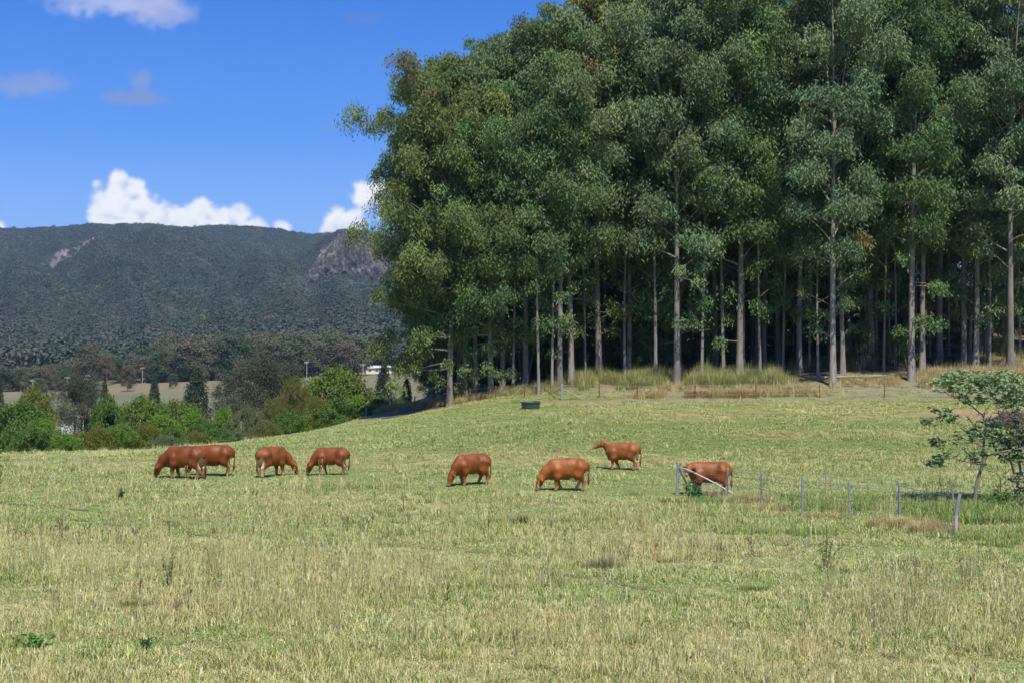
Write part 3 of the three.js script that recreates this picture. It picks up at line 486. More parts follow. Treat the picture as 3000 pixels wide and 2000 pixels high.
  for (let k = 0; k < 46; k++) {                                               // slim young stems filling in between
    const px = lerp(1400, 3040, (k + R()) / 46), d = 107.5 + R() * 16, p = stand(px, d); if (spots.some(([a, b]) => Math.hypot(a - p[0], b - p[2]) < 1.0)) continue;
    spots.push([p[0], p[2]]); copyOf(eucThin, 'thin pale young trunk standing among the front rows of the plantation', p, R() * 6.283, fit(8, 0.95 + 0.4 * R(), ...p), 'thin young trunks of the plantation');
  }
  let deep = 0;
  for (let d = 110; d < 225; d += d < 138 ? 4.2 : 5.4) for (let x = -12; x < d * 0.36 + 15; x += d < 138 ? 4.1 : 5.1) {
    const xx = x + (R() - 0.5) * 3.0, dd = d + (R() - 0.5) * 3.2, lim = -8.2 - (d - 110) * 0.035;
    if (xx < lim + 1.5 || spots.some(([a, b]) => Math.hypot(a - xx, b + dd) < 2.1)) continue;
    if (d > 160 && (Math.round(d / 5.4) + Math.round(x / 5.1)) % 2) continue;
    if (xx > 14 && dd < 150 && R() < 0.5) continue;
    deep++;
    const low = R() < (dd > 132 ? 0.75 : 0.22) * (1 - 0.9 * smooth(12, 26, xx) * (1 - smooth(140, 160, dd))), w = low ? 9 + Math.floor(R() * 2) : Math.floor(R() * 6), y = landHeight(xx, -dd);
    copyOf(low ? inner[w - 9] : all[w], 'eucalyptus standing deep inside the shaded plantation', [xx, y, -dd], R() * 6.283, fit(w, (dd < 135 ? 0.78 : 0.9) + 0.22 * R(), xx, y, -dd), 'inner trees of the eucalyptus plantation');
  }
  console.log('deep', deep);
  // understorey
  const under = [bush(201, { clumps: 60, size: 0.16, leaves: 46, len: 0.075, wid: 0.022, tint: [0.085, 0.14, 0.045], low: 0.1, wide: 0.6 }), bush(202, { clumps: 46, size: 0.17, leaves: 46, len: 0.085, wid: 0.024, tint: [0.10, 0.165, 0.045], low: 0.2, wide: 0.65 })].map((g) => treeThing('understorey_shrub', '', 'shrub', g));
  for (let k = 0; k < 190; k++) {
    const d = 111 + Math.pow(R(), 1.3) * 60, px = lerp(1330, 3050, R()), [x, y, z] = stand(px, d), open = smooth(2250, 2900, px);
    if (R() < open * 0.72) continue;
    const h = 1.6 + 5.5 * R() * R() + (px < 2300 ? 3.0 * R() : 0);
    copyOf(under[k % 2], 'dark leafy shrub growing between the plantation trunks', [x, y, z], R() * 6.283, [h * 0.42, h, h * 0.42], 'shrubs under the plantation');
  }
}
// ---------------------------------------------------------------- the gully thicket beyond the crest: each bush on its own foot
{
  const R = rng(301);
  const kinds = {
    dark: bush(211, { clumps: 190, size: 0.15, leaves: 70, len: 0.06, wid: 0.03, tint: [0.10, 0.18, 0.04], flat: 0.75 }),
    bright: bush(212, { clumps: 180, size: 0.15, leaves: 70, len: 0.058, wid: 0.03, tint: [0.14, 0.25, 0.038], flat: 0.75 }),
    olive: bush(213, { clumps: 170, size: 0.16, leaves: 64, len: 0.06, wid: 0.024, tint: [0.15, 0.175, 0.036], odd: 0.2, oddTint: [0.19, 0.16, 0.04] }),
    dome: bush(214, { clumps: 200, size: 0.15, leaves: 64, len: 0.05, wid: 0.022, tint: [0.125, 0.20, 0.038], low: 0.35, wide: 0.55, odd: 0.15, oddTint: [0.16, 0.195, 0.04], stems: 8 }),
    sheoak: bush(215, { clumps: 190, size: 0.14, leaves: 90, len: 0.09, wid: 0.009, tint: [0.15, 0.16, 0.046], wide: 0.3, droop: 0.5 }),
    grey: bush(216, { clumps: 150, size: 0.16, leaves: 70, len: 0.07, wid: 0.016, tint: [0.13, 0.17, 0.075], droop: 0.6, wide: 0.5 }),
  };
  const protos = {}; for (const [k, g] of Object.entries(kinds)) protos[k] = treeThing('gully_bush', '', 'bush', g);
  // [kind, pixel centre, pixel top, pixel width, distance, label]
  const list = [
    ['dark', 60, 1172, 175, 99, 'dark green bush in the bottom left of the gully thicket'],
    ['olive', 98, 1130, 130, 106, 'tall olive-topped bush at the left end of the thicket'],
    ['dark', -40, 1172, 150, 104, 'dark bush cut by the left edge of the picture'],
    ['bright', 118, 1222, 100, 97, 'mid-green bush just left of the pale shed'],
    ['dark', 316, 1158, 115, 112, 'round dark green dome right of the shed'],
    ['dome', 415, 1160, 190, 114, 'wide flat-topped green tree over the middle of the thicket'],
    ['dome', 520, 1172, 160, 112, 'right-hand half of the flat-topped thicket tree canopy'],
    ['olive', 232, 1264, 90, 96, 'low olive bush below the shed'],
    ['olive', 290, 1248, 100, 97, 'low yellowish-brown bush in front of the round dark dome'],
    ['bright', 355, 1240, 90, 98, 'vivid green low bush in front of the flat-topped tree'],
    ['olive', 425, 1238, 100, 99, 'yellow-green low bush under the flat-topped tree'],
    ['dark', 505, 1246, 90, 101, 'low dark bush behind the first grazing cow'],
    ['grey', 490, 1272, 110, 97, 'fine-leaved low scrub along the crest behind the first cow'],
    ['dark', 590, 1224, 90, 106, 'dark bush between the flat-topped tree and the bright green one'],
    ['bright', 655, 1190, 76, 116, 'bright green rounded bush standing alone in mid thicket'],
    ['grey', 722, 1188, 110, 110, 'grey-green willowy bush right of the bright rounded one'],
    ['dark', 640, 1252, 110, 101, 'low dark bush at the foot of the bright rounded one'],
    ['grey', 690, 1262, 110, 101, 'low grey-green scrub on the crest behind the third cow'],
    ['sheoak', 862, 1102, 130, 118, 'tall olive she-oak with needle foliage in the thicket'],
    ['sheoak', 800, 1165, 110, 112, 'smaller olive she-oak leaning left of the tall one'],
    ['olive', 930, 1160, 90, 114, 'brownish bush pressed against the right of the she-oak'],
    ['dome', 985, 1071, 225, 132, 'large domed tree with bare grey branches behind the she-oak'],
    ['dark', 985, 1162, 110, 122, 'vine-covered dark bush left of the small braced post'],
    ['bright', 1045, 1158, 100, 124, 'bright vine-covered bush behind the small braced post'],
    ['dark', 1110, 1168, 90, 128, 'dark bush right of the small braced post'],
    ['dark', 1172, 1162, 64, 134, 'round dark bush nearest to the plantation'],
    ['olive', 900, 1215, 110, 112, 'low olive scrub on the crest beside the she-oak'],
    ['grey', 1010, 1215, 110, 118, 'low scrub on the crest left of the braced post'],
    ['sheoak', 775, 1230, 100, 106, 'low needle-leaved scrub right of the third cow'],
    ['olive', 575, 1262, 90, 99, 'low olive scrub above the gap between the first cows'],
    ['bright', 190, 1268, 90, 93, 'low green scrub at the crest below the shed'],
    ['bright', 1080, 1190, 80, 118, 'bright low bush at the foot of the small braced post'],
    ['dark', 950, 1192, 120, 113, 'dense green bush on the crest below the large domed tree'],
    ['bright', 560, 1205, 90, 108, 'green bush filling the gap right of the flat-topped canopy'],
    ['bright', 470, 1215, 110, 105, 'leafy bush hanging below the flat-topped canopy'],
    ['dark', 845, 1205, 110, 108, 'dark green bush at the foot of the tall she-oak'],
    ['olive', 1140, 1200, 70, 122, 'olive bush beside the tawny fence grass'],
    ['dark', 100, 1252, 130, 93, 'low dark scrub along the crest at far left'],
  ];
  for (const [k, px, top, w, d, label] of list) {
    const [x, y, z] = stand(px, d), h = pixelTop(top, d) - y, r = w / F * d / 2 * 1.22;
    copyOf(protos[k], label, [x, y, z], R() * 6.283, [r, h / 1.03, r]);
  }
  // trees that stand taller, behind the thicket
  const gum = treeThing('gum_tree', '', 'tree', eucalypt(221, { H: 14, r0: 0.22, limbs: 30, start: 0.28, radius: 4.2, tint: [0.085, 0.10, 0.065], leaves: 150, len: 0.32, wid: 0.09, bark: [0.5, 0.47, 0.43] }));
  const slim = treeThing('gum_tree', '', 'tree', eucalypt(222, { H: 14, r0: 0.2, limbs: 24, start: 0.25, radius: 2.0, tint: [0.09, 0.10, 0.07], leaves: 130, bough: 0.7, len: 0.3, wid: 0.08, bark: [0.55, 0.52, 0.48] }));
  for (const [p, px, top, d, wide, label] of [[gum, 222, 1120, 190, 1.0, 'grey-leaved gum tree standing behind the shed'], [slim, 673, 1093, 210, 1.0, 'slim pale-trunked gum tree in the middle of the valley paddock'], [gum, 770, 1066, 200, 1.0, 'broad grey gum tree behind the she-oak'], [gum, 835, 1080, 215, 0.8, 'grey gum tree beside the broad one, behind the she-oak top']]) {
    const [x, y, z] = stand(px, d), h = pixelTop(top, d) - y; copyOf(p, label, [x, y, z], R() * 6.283, [h / 14.4 * wide, h / 14.4, h / 14.4 * wide]);
  }
  const pine = treeThing('pine_tree', '', 'tree', conifer(231, { whorls: 17, spread: 0.30, leaves: 40, tint: [0.05, 0.078, 0.05] }));
  for (const [px, top, d, w, label] of [[306, 1126, 205, 48, 'small dark conical pine left of the paddock tree'], [452, 1107, 215, 50, 'dark pine right of the small conical one, above the flat-topped bush'], [574, 1092, 185, 108, 'large bunya pine with silvery drooping branches'], [1124, 1080, 205, 86, 'big bunya pine below the white farmhouse'], [1191, 1116, 190, 54, 'narrow bunya pine between the farmhouse one and the plantation'], [1275, 1124, 190, 74, 'bunya pine half hidden behind the leftmost plantation trunk'], [-6, 1095, 240, 40, 'dark pine cut by the left edge below the mountain']]) {
    const [x, y, z] = stand(px, d), h = pixelTop(top, d) - y, r = w / F * d / 2 / 0.33; copyOf(pine, label, [x, y, z], R() * 6.283, [r, h, r]);
  }
}

// ---------------------------------------------------------------- the valley: paddock trees, a wood, poles, farmhouse and shed
{
  const R = rng(401), far = { len: 0.8, wid: 0.34, leaves: 75, bough: 1.7, heads: 3, twig: 1.5, rust: 0, el0: 0.1 };
  const vt = [
    eucalypt(241, { H: 18, r0: 0.4, limbs: 26, start: 0.12, radius: 6.0, tint: [0.115, 0.105, 0.06], bark: [0.5, 0.46, 0.42], ...far }),
    eucalypt(242, { H: 18, r0: 0.4, limbs: 24, start: 0.16, radius: 5.2, tint: [0.10, 0.122, 0.058], bark: [0.55, 0.5, 0.46], ...far }),
    eucalypt(243, { H: 18, r0: 0.4, limbs: 28, start: 0.06, radius: 6.2, tint: [0.06, 0.092, 0.042], ...far }),
    eucalypt(244, { H: 18, r0: 0.4, limbs: 24, start: 0.24, radius: 4.6, tint: [0.125, 0.115, 0.07], bark: [0.6, 0.56, 0.52], ...far }),
  ].map((g) => treeThing('valley_tree', '', 'tree', g, M.farLeaf));
  const putTree = (w, px, py, hpx, label, group, wide = 1) => { const [x, y, z] = onGround(px, py, 250), h = hpx / F * -z; copyOf(vt[w], label, [x, y, z], R() * 6.283, [h / 18.5 * wide, h / 18.5, h / 18.5 * wide], group); };
  putTree(0, 373, 1146, 72, 'lone brownish tree with its own shadow on the tan paddock');
  putTree(0, 258, 1132, 118, 'tall brown gum tree beside the double power pole', undefined, 1.1);
  putTree(3, 312, 1128, 82, 'pale-trunked gum tree right of the tall brown one');
  putTree(2, 345, 1122, 70, 'dark bushy tree at the upper edge of the tan paddock');
  putTree(2, 452, 1114, 95, 'big dark tree at the top of the paddock right of the tall pole', undefined, 1.1);
  putTree(2, 162, 1140, 68, 'round dark green tree left of the poles', undefined, 1.2);
  putTree(1, 40, 1142, 60, 'brownish tree at the far left valley edge', undefined, 1.2);
  putTree(0, 165, 1146, 44, 'small brown tree in front of the round dark green one');
  putTree(3, 625, 1112, 108, 'pale double-trunked gum tree at the front of the valley wood');
  putTree(3, 655, 1112, 100, 'pale straight gum beside the double-trunked one');
  putTree(0, 590, 1132, 60, 'brown gum tree low on the tan paddock beside the large bunya pine'); putTree(1, 706, 1150, 84, 'grey gum tree on the paddock right of the slim pale one'); putTree(1, 118, 1166, 56, 'grey tree on the paddock behind the olive-topped bush'); putTree(2, 505, 1136, 40, 'small dark tree on the paddock left of the large bunya pine');
  for (let k = 0; k < 84; k++) { const px = lerp(470, 1052, (k + R()) / 84), py = lerp(1120, 1098, (px - 470) / 660) - 1 - R() * R() * 16; putTree(Math.floor(R() * 4), px, py, 76 + 44 * R(), 'brown and grey gum tree in the wood along the top of the valley paddock', 'gum trees of the valley wood', 1.5); }
  for (let k = 0; k < 56; k++) { const px = lerp(-20, 480, (k + R()) / 56), py = lerp(1150, 1122, smooth(120, 330, px)) - R() * 16; putTree(Math.floor(R() * 4), px, py, 40 + 34 * R(), 'grey-green tree along the far side of the valley paddock', 'trees along the far paddock edge', 1.6); }

  // power poles
  const poleM = std({ color: lin(0.42, 0.44, 0.42) }), ins = std({ color: lin(0.75, 0.77, 0.78), roughness: 0.4 });
  for (const [px, top, foot, twin, label] of [[94, 1111, 1154, 0, 'power pole at far left of the valley'], [196, 1102, 1154, 0, 'power pole behind the olive-topped bush'], [254, 1096, 1152, 1, 'double-armed power pole beside the tall brown gum'], [416, 1074, 1122, 0, 'tall pale power pole on the brow of the tan paddock'], [898, 1057, 1116, 0, 'greenish power pole in front of the valley wood'], [1063, 1064, 1106, 0, 'power pole with wide crossarm left of the farmhouse']]) {
    const [x, y, z] = onGround(px, foot, 250), h = (foot - top) / F * -z, t = thing('power_pole', label, 'pole', [x, y, z], (R() - 0.5) * 0.5, 'power poles of the valley');
    part('post', new Builder().tube([[0, -0.3, 0], [0, h * 0.5, 0], [0, h, 0]], [0.17, 0.15, 0.12], 8, [1, 1, 1]).geo(), poleM, t);
    for (let k = 0; k <= twin; k++) { const a = part('crossarm', new Builder().box(-1.1, h - 0.7 - k * 1.4, -0.09, 1.1, h - 0.5 - k * 1.4, 0.09).geo(), poleM, t); for (const s of [-1.0, -0.5, 0.5, 1.0]) part('insulator', new Builder().tube([[s, h - 0.5 - k * 1.4, 0], [s, h - 0.36 - k * 1.4, 0], [s, h - 0.22 - k * 1.4, 0]], [0.06, 0.11, 0.05], 6, [1, 1, 1]).geo(), ins, a); }
  }
  // farmhouse
  {
    const [x, y, z] = onGround(1112, 1093, 250), s = -z / F, w = 80 * s, h = 15 * s, t = thing('farmhouse', 'long low white farmhouse on the far side of the valley', 'house', [x, y, z], 0.12), wall = std({ color: lin(0.72, 0.68, 0.56) }), roof = std({ color: lin(0.55, 0.57, 0.58), roughness: 0.6 }), dark = std({ color: lin(0.06, 0.07, 0.08), roughness: 0.2 }), fr = std({ color: lin(0.8, 0.8, 0.78) });
    part('wall', new Builder().box(-w / 2, -0.5, -4, w / 2, h, 4).geo(), wall, t);
    const rb = new Builder(), e = 0.6, rh = h * 0.55, P = [[-w / 2 - e, h, 4 + e], [w / 2 + e, h, 4 + e], [w / 2 + e, h, -4 - e], [-w / 2 - e, h, -4 - e], [-w / 2 + 2, h + rh, 0], [w / 2 - 2, h + rh, 0]].map((p) => rb.v(...p, [1, 1, 1])); rb.quad(P[0], P[1], P[5], P[4]); rb.quad(P[2], P[3], P[4], P[5]); rb.tri(P[1], P[2], P[5]); rb.tri(P[3], P[0], P[4]); rb.quad(P[3], P[2], P[1], P[0]);
    part('roof', rb.geo(), roof, t);
    for (const wx of [-0.36, -0.12, 0.3]) { const f = part('window', new Builder().box(wx * w - 0.8, h * 0.38, 4.01, wx * w + 0.8, h * 0.82, 4.08).geo(), fr, t); part('pane', new Builder().box(wx * w - 0.68, h * 0.43, 4.085, wx * w + 0.68, h * 0.77, 4.1).geo(), dark, f); }
    part('door', new Builder().box(0.08 * w - 0.5, 0.1, 4.01, 0.08 * w + 0.5, h * 0.82, 4.07).geo(), dark, t);
  }
  // open shed below the paddock, only its upper half in view
  {
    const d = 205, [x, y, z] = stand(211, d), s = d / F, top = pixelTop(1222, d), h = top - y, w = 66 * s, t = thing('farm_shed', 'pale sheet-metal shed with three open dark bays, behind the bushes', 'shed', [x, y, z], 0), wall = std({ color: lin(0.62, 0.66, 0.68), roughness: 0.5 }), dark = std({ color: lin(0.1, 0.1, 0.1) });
    const xs = -w / 2 + w * 0.52;
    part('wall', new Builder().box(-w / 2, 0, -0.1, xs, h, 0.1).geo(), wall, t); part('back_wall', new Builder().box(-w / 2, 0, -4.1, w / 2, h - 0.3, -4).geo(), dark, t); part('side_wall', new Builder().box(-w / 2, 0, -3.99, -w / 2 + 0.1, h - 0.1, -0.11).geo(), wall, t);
    const rf = new Builder(); for (let k = 0; k < 22; k++) { const a = -w / 2 - 0.2 + k * (w + 0.4) / 22; rf.box(a, h + 0.02 + (k % 2) * 0.03, -4.3, a + (w + 0.4) / 22, h + 0.08 + (k % 2) * 0.03, 0.35); } part('roof', rf.geo(), wall, t);
    for (let k = 0; k < 4; k++) { const a = lerp(xs + 0.05, w / 2 - 0.08, k / 3); part('post', new Builder().box(a - 0.06, 0, -0.06, a + 0.06, h + 0.015, 0.06).geo(), wall, t); }
  }
}

// ---------------------------------------------------------------- the mountain forest: a far-off mass
const bluff = { at: onGround(1015, 812, 1200), w: 52, h: 52 };
{
  const R = rng(501);
  const canopy = (seed, tint, pale, n) => {
    const b = new Builder(), Q = rng(seed);
    for (let k = 0; k < n; k++) { const q = Q() * 6.283, u = Q() * 2 - 1, s = Math.sqrt(1 - u * u), t = Math.pow(Q(), 0.4), c = vary(Q, tint, 0.2); leafAt(b, Q, Math.cos(q) * s * t * 0.46, 0.66 + u * t * 0.36, Math.sin(q) * s * t * 0.46, 0.15, 0.115, 0.25, c); }
    if (pale) b.tube([[0, -0.1, 0], [0.02, 0.5, 0], [0, 0.85, 0.02]], [0.02, 0.015, 0.008], 4, [0.36, 0.34, 0.32], false);
    return b.geo();
  };
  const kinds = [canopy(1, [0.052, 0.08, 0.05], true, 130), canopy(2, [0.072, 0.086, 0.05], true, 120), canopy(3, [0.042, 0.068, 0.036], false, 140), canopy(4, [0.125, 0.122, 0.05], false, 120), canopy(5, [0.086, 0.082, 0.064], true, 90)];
  const lists = kinds.map(() => []);
  const N = 170000;
  for (let k = 0; k < N; k++) {
    const d = Math.sqrt(lerp(740 * 740, 3420 * 3420, R())), a = lerp(-0.46, -0.02, R()), x = a * d, z = -d;
    if (d < 900 && a < -0.25 && fbm(x / 90, z / 90, 2) < 0.4) continue;
    const y = landHeight(x, z), py = HORIZON - (y - EYE) / d * F, px = 1500 + a * F;
    if (py > 1112 - smooth(480, 1000, px) * 10 || (px > 1050 && px < 1180 && py > 1082)) continue;
    if (((px - 1015) / 100) ** 2 + ((py - 770) / 78) ** 2 < 0.9 && d > 1600) { if (R() < 0.55) continue; }
    if (d > 1600 && R() < scree(x, d) * 0.95) continue;
    const gap = fbm(x / 60 + 50, z / 110, 3); if (gap < 0.26 && R() < 0.7) continue;
    const zone = 0.55 * fbm(x / 170 + 9, z / 260, 3) + 0.45 * (1 - smooth(0.3, 0.7, fbm(a * 26 + 5, d / 900, 3))), r = R(); let kind = zone > 0.6 ? (r < 0.32 ? 3 : r < 0.7 ? 2 : 0) : zone < 0.42 ? (r < 0.35 ? 4 : r < 0.7 ? 1 : 0) : r < 0.42 ? 0 : r < 0.66 ? 1 : r < 0.92 ? 2 : 4;  // dark crowns put in gullies, partly as painted shade for the folds
    const h = (d < 1300 ? 14 : 10.5) * (0.55 + 0.5 * R() + 0.6 * R() * R() * R());
    lists[kind].push([x, y - 1, z, h, R() * 6.283, (0.8 + 0.4 * R()) * (0.8 + 0.4 * fbm(x / 210 + 3, z / 330 + 8, 3))]);
  }
  const Q = new THREE.Quaternion(), U = new THREE.Vector3(0, 1, 0), m4 = new THREE.Matrix4(), pv = new THREE.Vector3(), sv = new THREE.Vector3(), cc = new THREE.Color();
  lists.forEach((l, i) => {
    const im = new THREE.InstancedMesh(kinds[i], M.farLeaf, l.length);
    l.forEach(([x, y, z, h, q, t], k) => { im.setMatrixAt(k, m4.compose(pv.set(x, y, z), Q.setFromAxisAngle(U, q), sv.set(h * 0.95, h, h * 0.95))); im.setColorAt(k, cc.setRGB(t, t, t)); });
    im.name = numbered('mountain_forest'); im.castShadow = im.receiveShadow = true; tag(im, ['blue-green eucalypt forest over the mountain slopes', 'grey-green open forest over the mountain slopes', 'dark green gully forest, its dark tint also standing in for shade in the mountain folds', 'yellow-green tree crowns in bands across the mountain', 'brownish thin woodland on the mountain'][i], undefined, undefined, 'stuff'); scene.add(im);
  });
  console.log('forest', lists.map((l) => l.length).join(' '), 'bluff', bluff.at.map((v) => v.toFixed(0)).join(' '));
}
// the bare rock bluff: a lumpy dome pushed out of the slope
{
  const g = new THREE.IcosahedronGeometry(1, 36), p = g.attributes.position, c = [], v = new THREE.Vector3();
  for (let k = 0; k < p.count; k++) {
    v.fromBufferAttribute(p, k); const a = Math.atan2(v.x, v.z), n = fbm(a * 9 + 40, v.y * 3, 4), m = fbm(a * 26 + 3, v.y * 9 + 7, 3), r = 1 + (n - 0.5) * 0.5 + (m - 0.5) * 0.18;
    p.setXYZ(k, v.x * r * bluff.w * (1 - 0.22 * v.y), v.y * r * bluff.h, v.z * r * 46);
    c.push(...mixc([0.06, 0.05, 0.052], [0.21, 0.18, 0.165], smooth(0.46, 0.72, m * 0.6 + fbm(a * 40, v.y * 6 + 20, 3) * 0.4)));
  }
  g.setAttribute('color', new THREE.Float32BufferAttribute(c, 3)); g.computeVertexNormals();
  const r = tag(part('rock_bluff', g, std({ vertexColors: true, roughness: 1 }), scene), 'bare purplish rock bluff bulging from the mountainside beside the plantation', 'rock face');
  r.position.set(bluff.at[0] + 2, bluff.at[1] + 2, bluff.at[2] - 30);
}
// ---------------------------------------------------------------- cattle: one continuous skin each, meshed from a smooth field round the bones
function skin(bones, lo, hi, cell) {
  const nx = Math.ceil((hi[0] - lo[0]) / cell), ny = Math.ceil((hi[1] - lo[1]) / cell), nz = Math.ceil((hi[2] - lo[2]) / cell), W = nx + 1, HW = W * (ny + 1), f = new Float32Array(HW * (nz + 1)).fill(9);
  const field = (x, y, z) => {
    let s = 9;
    for (const o of bones) {
      const [ax, ay, az, ar, bx, by, bz, br, k, flat] = o, fz = flat ?? 1, ux = bx - ax, uy = by - ay, uz = (bz - az) / fz, wx = x - ax, wy = y - ay, wz = (z - az) / fz, L = ux * ux + uy * uy + uz * uz, t = L > 1e-9 ? clamp((wx * ux + wy * uy + wz * uz) / L) : 0;
      const d = Math.hypot(wx - ux * t, wy - uy * t, wz - uz * t) - lerp(ar, br, t), kk = k, h = Math.max(kk - Math.abs(d - s), 0) / kk; s = Math.min(d, s) - h * h * kk * 0.25;
    }
    return s;
  };
  for (let k = 0; k <= nz; k++) for (let j = 0; j <= ny; j++) for (let i = 0; i <= nx; i++) f[k * HW + j * W + i] = field(lo[0] + i * cell, lo[1] + j * cell, lo[2] + k * cell);
  const id = new Int32Array(f.length).fill(-1), pos = [], idx = [], off = [0, 1, W, W + 1, HW, HW + 1, HW + W, HW + W + 1], E = [[0, 1], [2, 3], [4, 5], [6, 7], [0, 2], [1, 3], [4, 6], [5, 7], [0, 4], [1, 5], [2, 6], [3, 7]];
  for (let k = 0; k < nz; k++) for (let j = 0; j < ny; j++) for (let i = 0; i < nx; i++) {
    const b = k * HW + j * W + i; let m = 0; for (let q = 0; q < 8; q++) if (f[b + off[q]] < 0) m |= 1 << q; if (m === 0 || m === 255) continue;
    let x = 0, y = 0, z = 0, n = 0;
    for (const [p, q] of E) { const a = f[b + off[p]], c = f[b + off[q]]; if ((a < 0) === (c < 0)) continue; const t = a / (a - c); x += (p & 1) + ((q & 1) - (p & 1)) * t; y += (p >> 1 & 1) + ((q >> 1 & 1) - (p >> 1 & 1)) * t; z += (p >> 2) + ((q >> 2) - (p >> 2)) * t; n++; }
    id[b] = pos.length / 3; pos.push(lo[0] + (i + x / n) * cell, lo[1] + (j + y / n) * cell, lo[2] + (k + z / n) * cell);
  }
  for (let k = 1; k < nz; k++) for (let j = 1; j < ny; j++) for (let i = 1; i < nx; i++) {
    const b = k * HW + j * W + i, s = f[b] < 0;
    for (const [st, u, w] of [[1, W, HW], [W, HW, 1], [HW, 1, W]]) { if (s === (f[b + st] < 0)) continue; const q = [id[b - u - w], id[b - w], id[b], id[b - u]]; if (q.some((v) => v < 0)) continue; if (s) idx.push(q[0], q[1], q[2], q[0], q[2], q[3]); else idx.push(q[0], q[2], q[1], q[0], q[3], q[2]); }
  }
  const g = new THREE.BufferGeometry(); g.setAttribute('position', new THREE.Float32BufferAttribute(pos, 3)); g.setIndex(idx); g.computeVertexNormals(); return g;
}
const hideTex = noiseTexture(256, (u, v) => 0.5 * wrapNoise(u, v, 40, 21) + 0.5 * wrapNoise(u, v, 90, 22));
const hide = new THREE.MeshPhysicalMaterial({ vertexColors: true, roughness: 0.52, specularIntensity: 0.7, bumpMap: hideTex, bumpScale: 0.0025 });
const eyeM = std({ color: lin(0.01, 0.008, 0.006), roughness: 0.15 }), tagM = std({ color: lin(0.02, 0.42, 0.16), roughness: 0.5 });
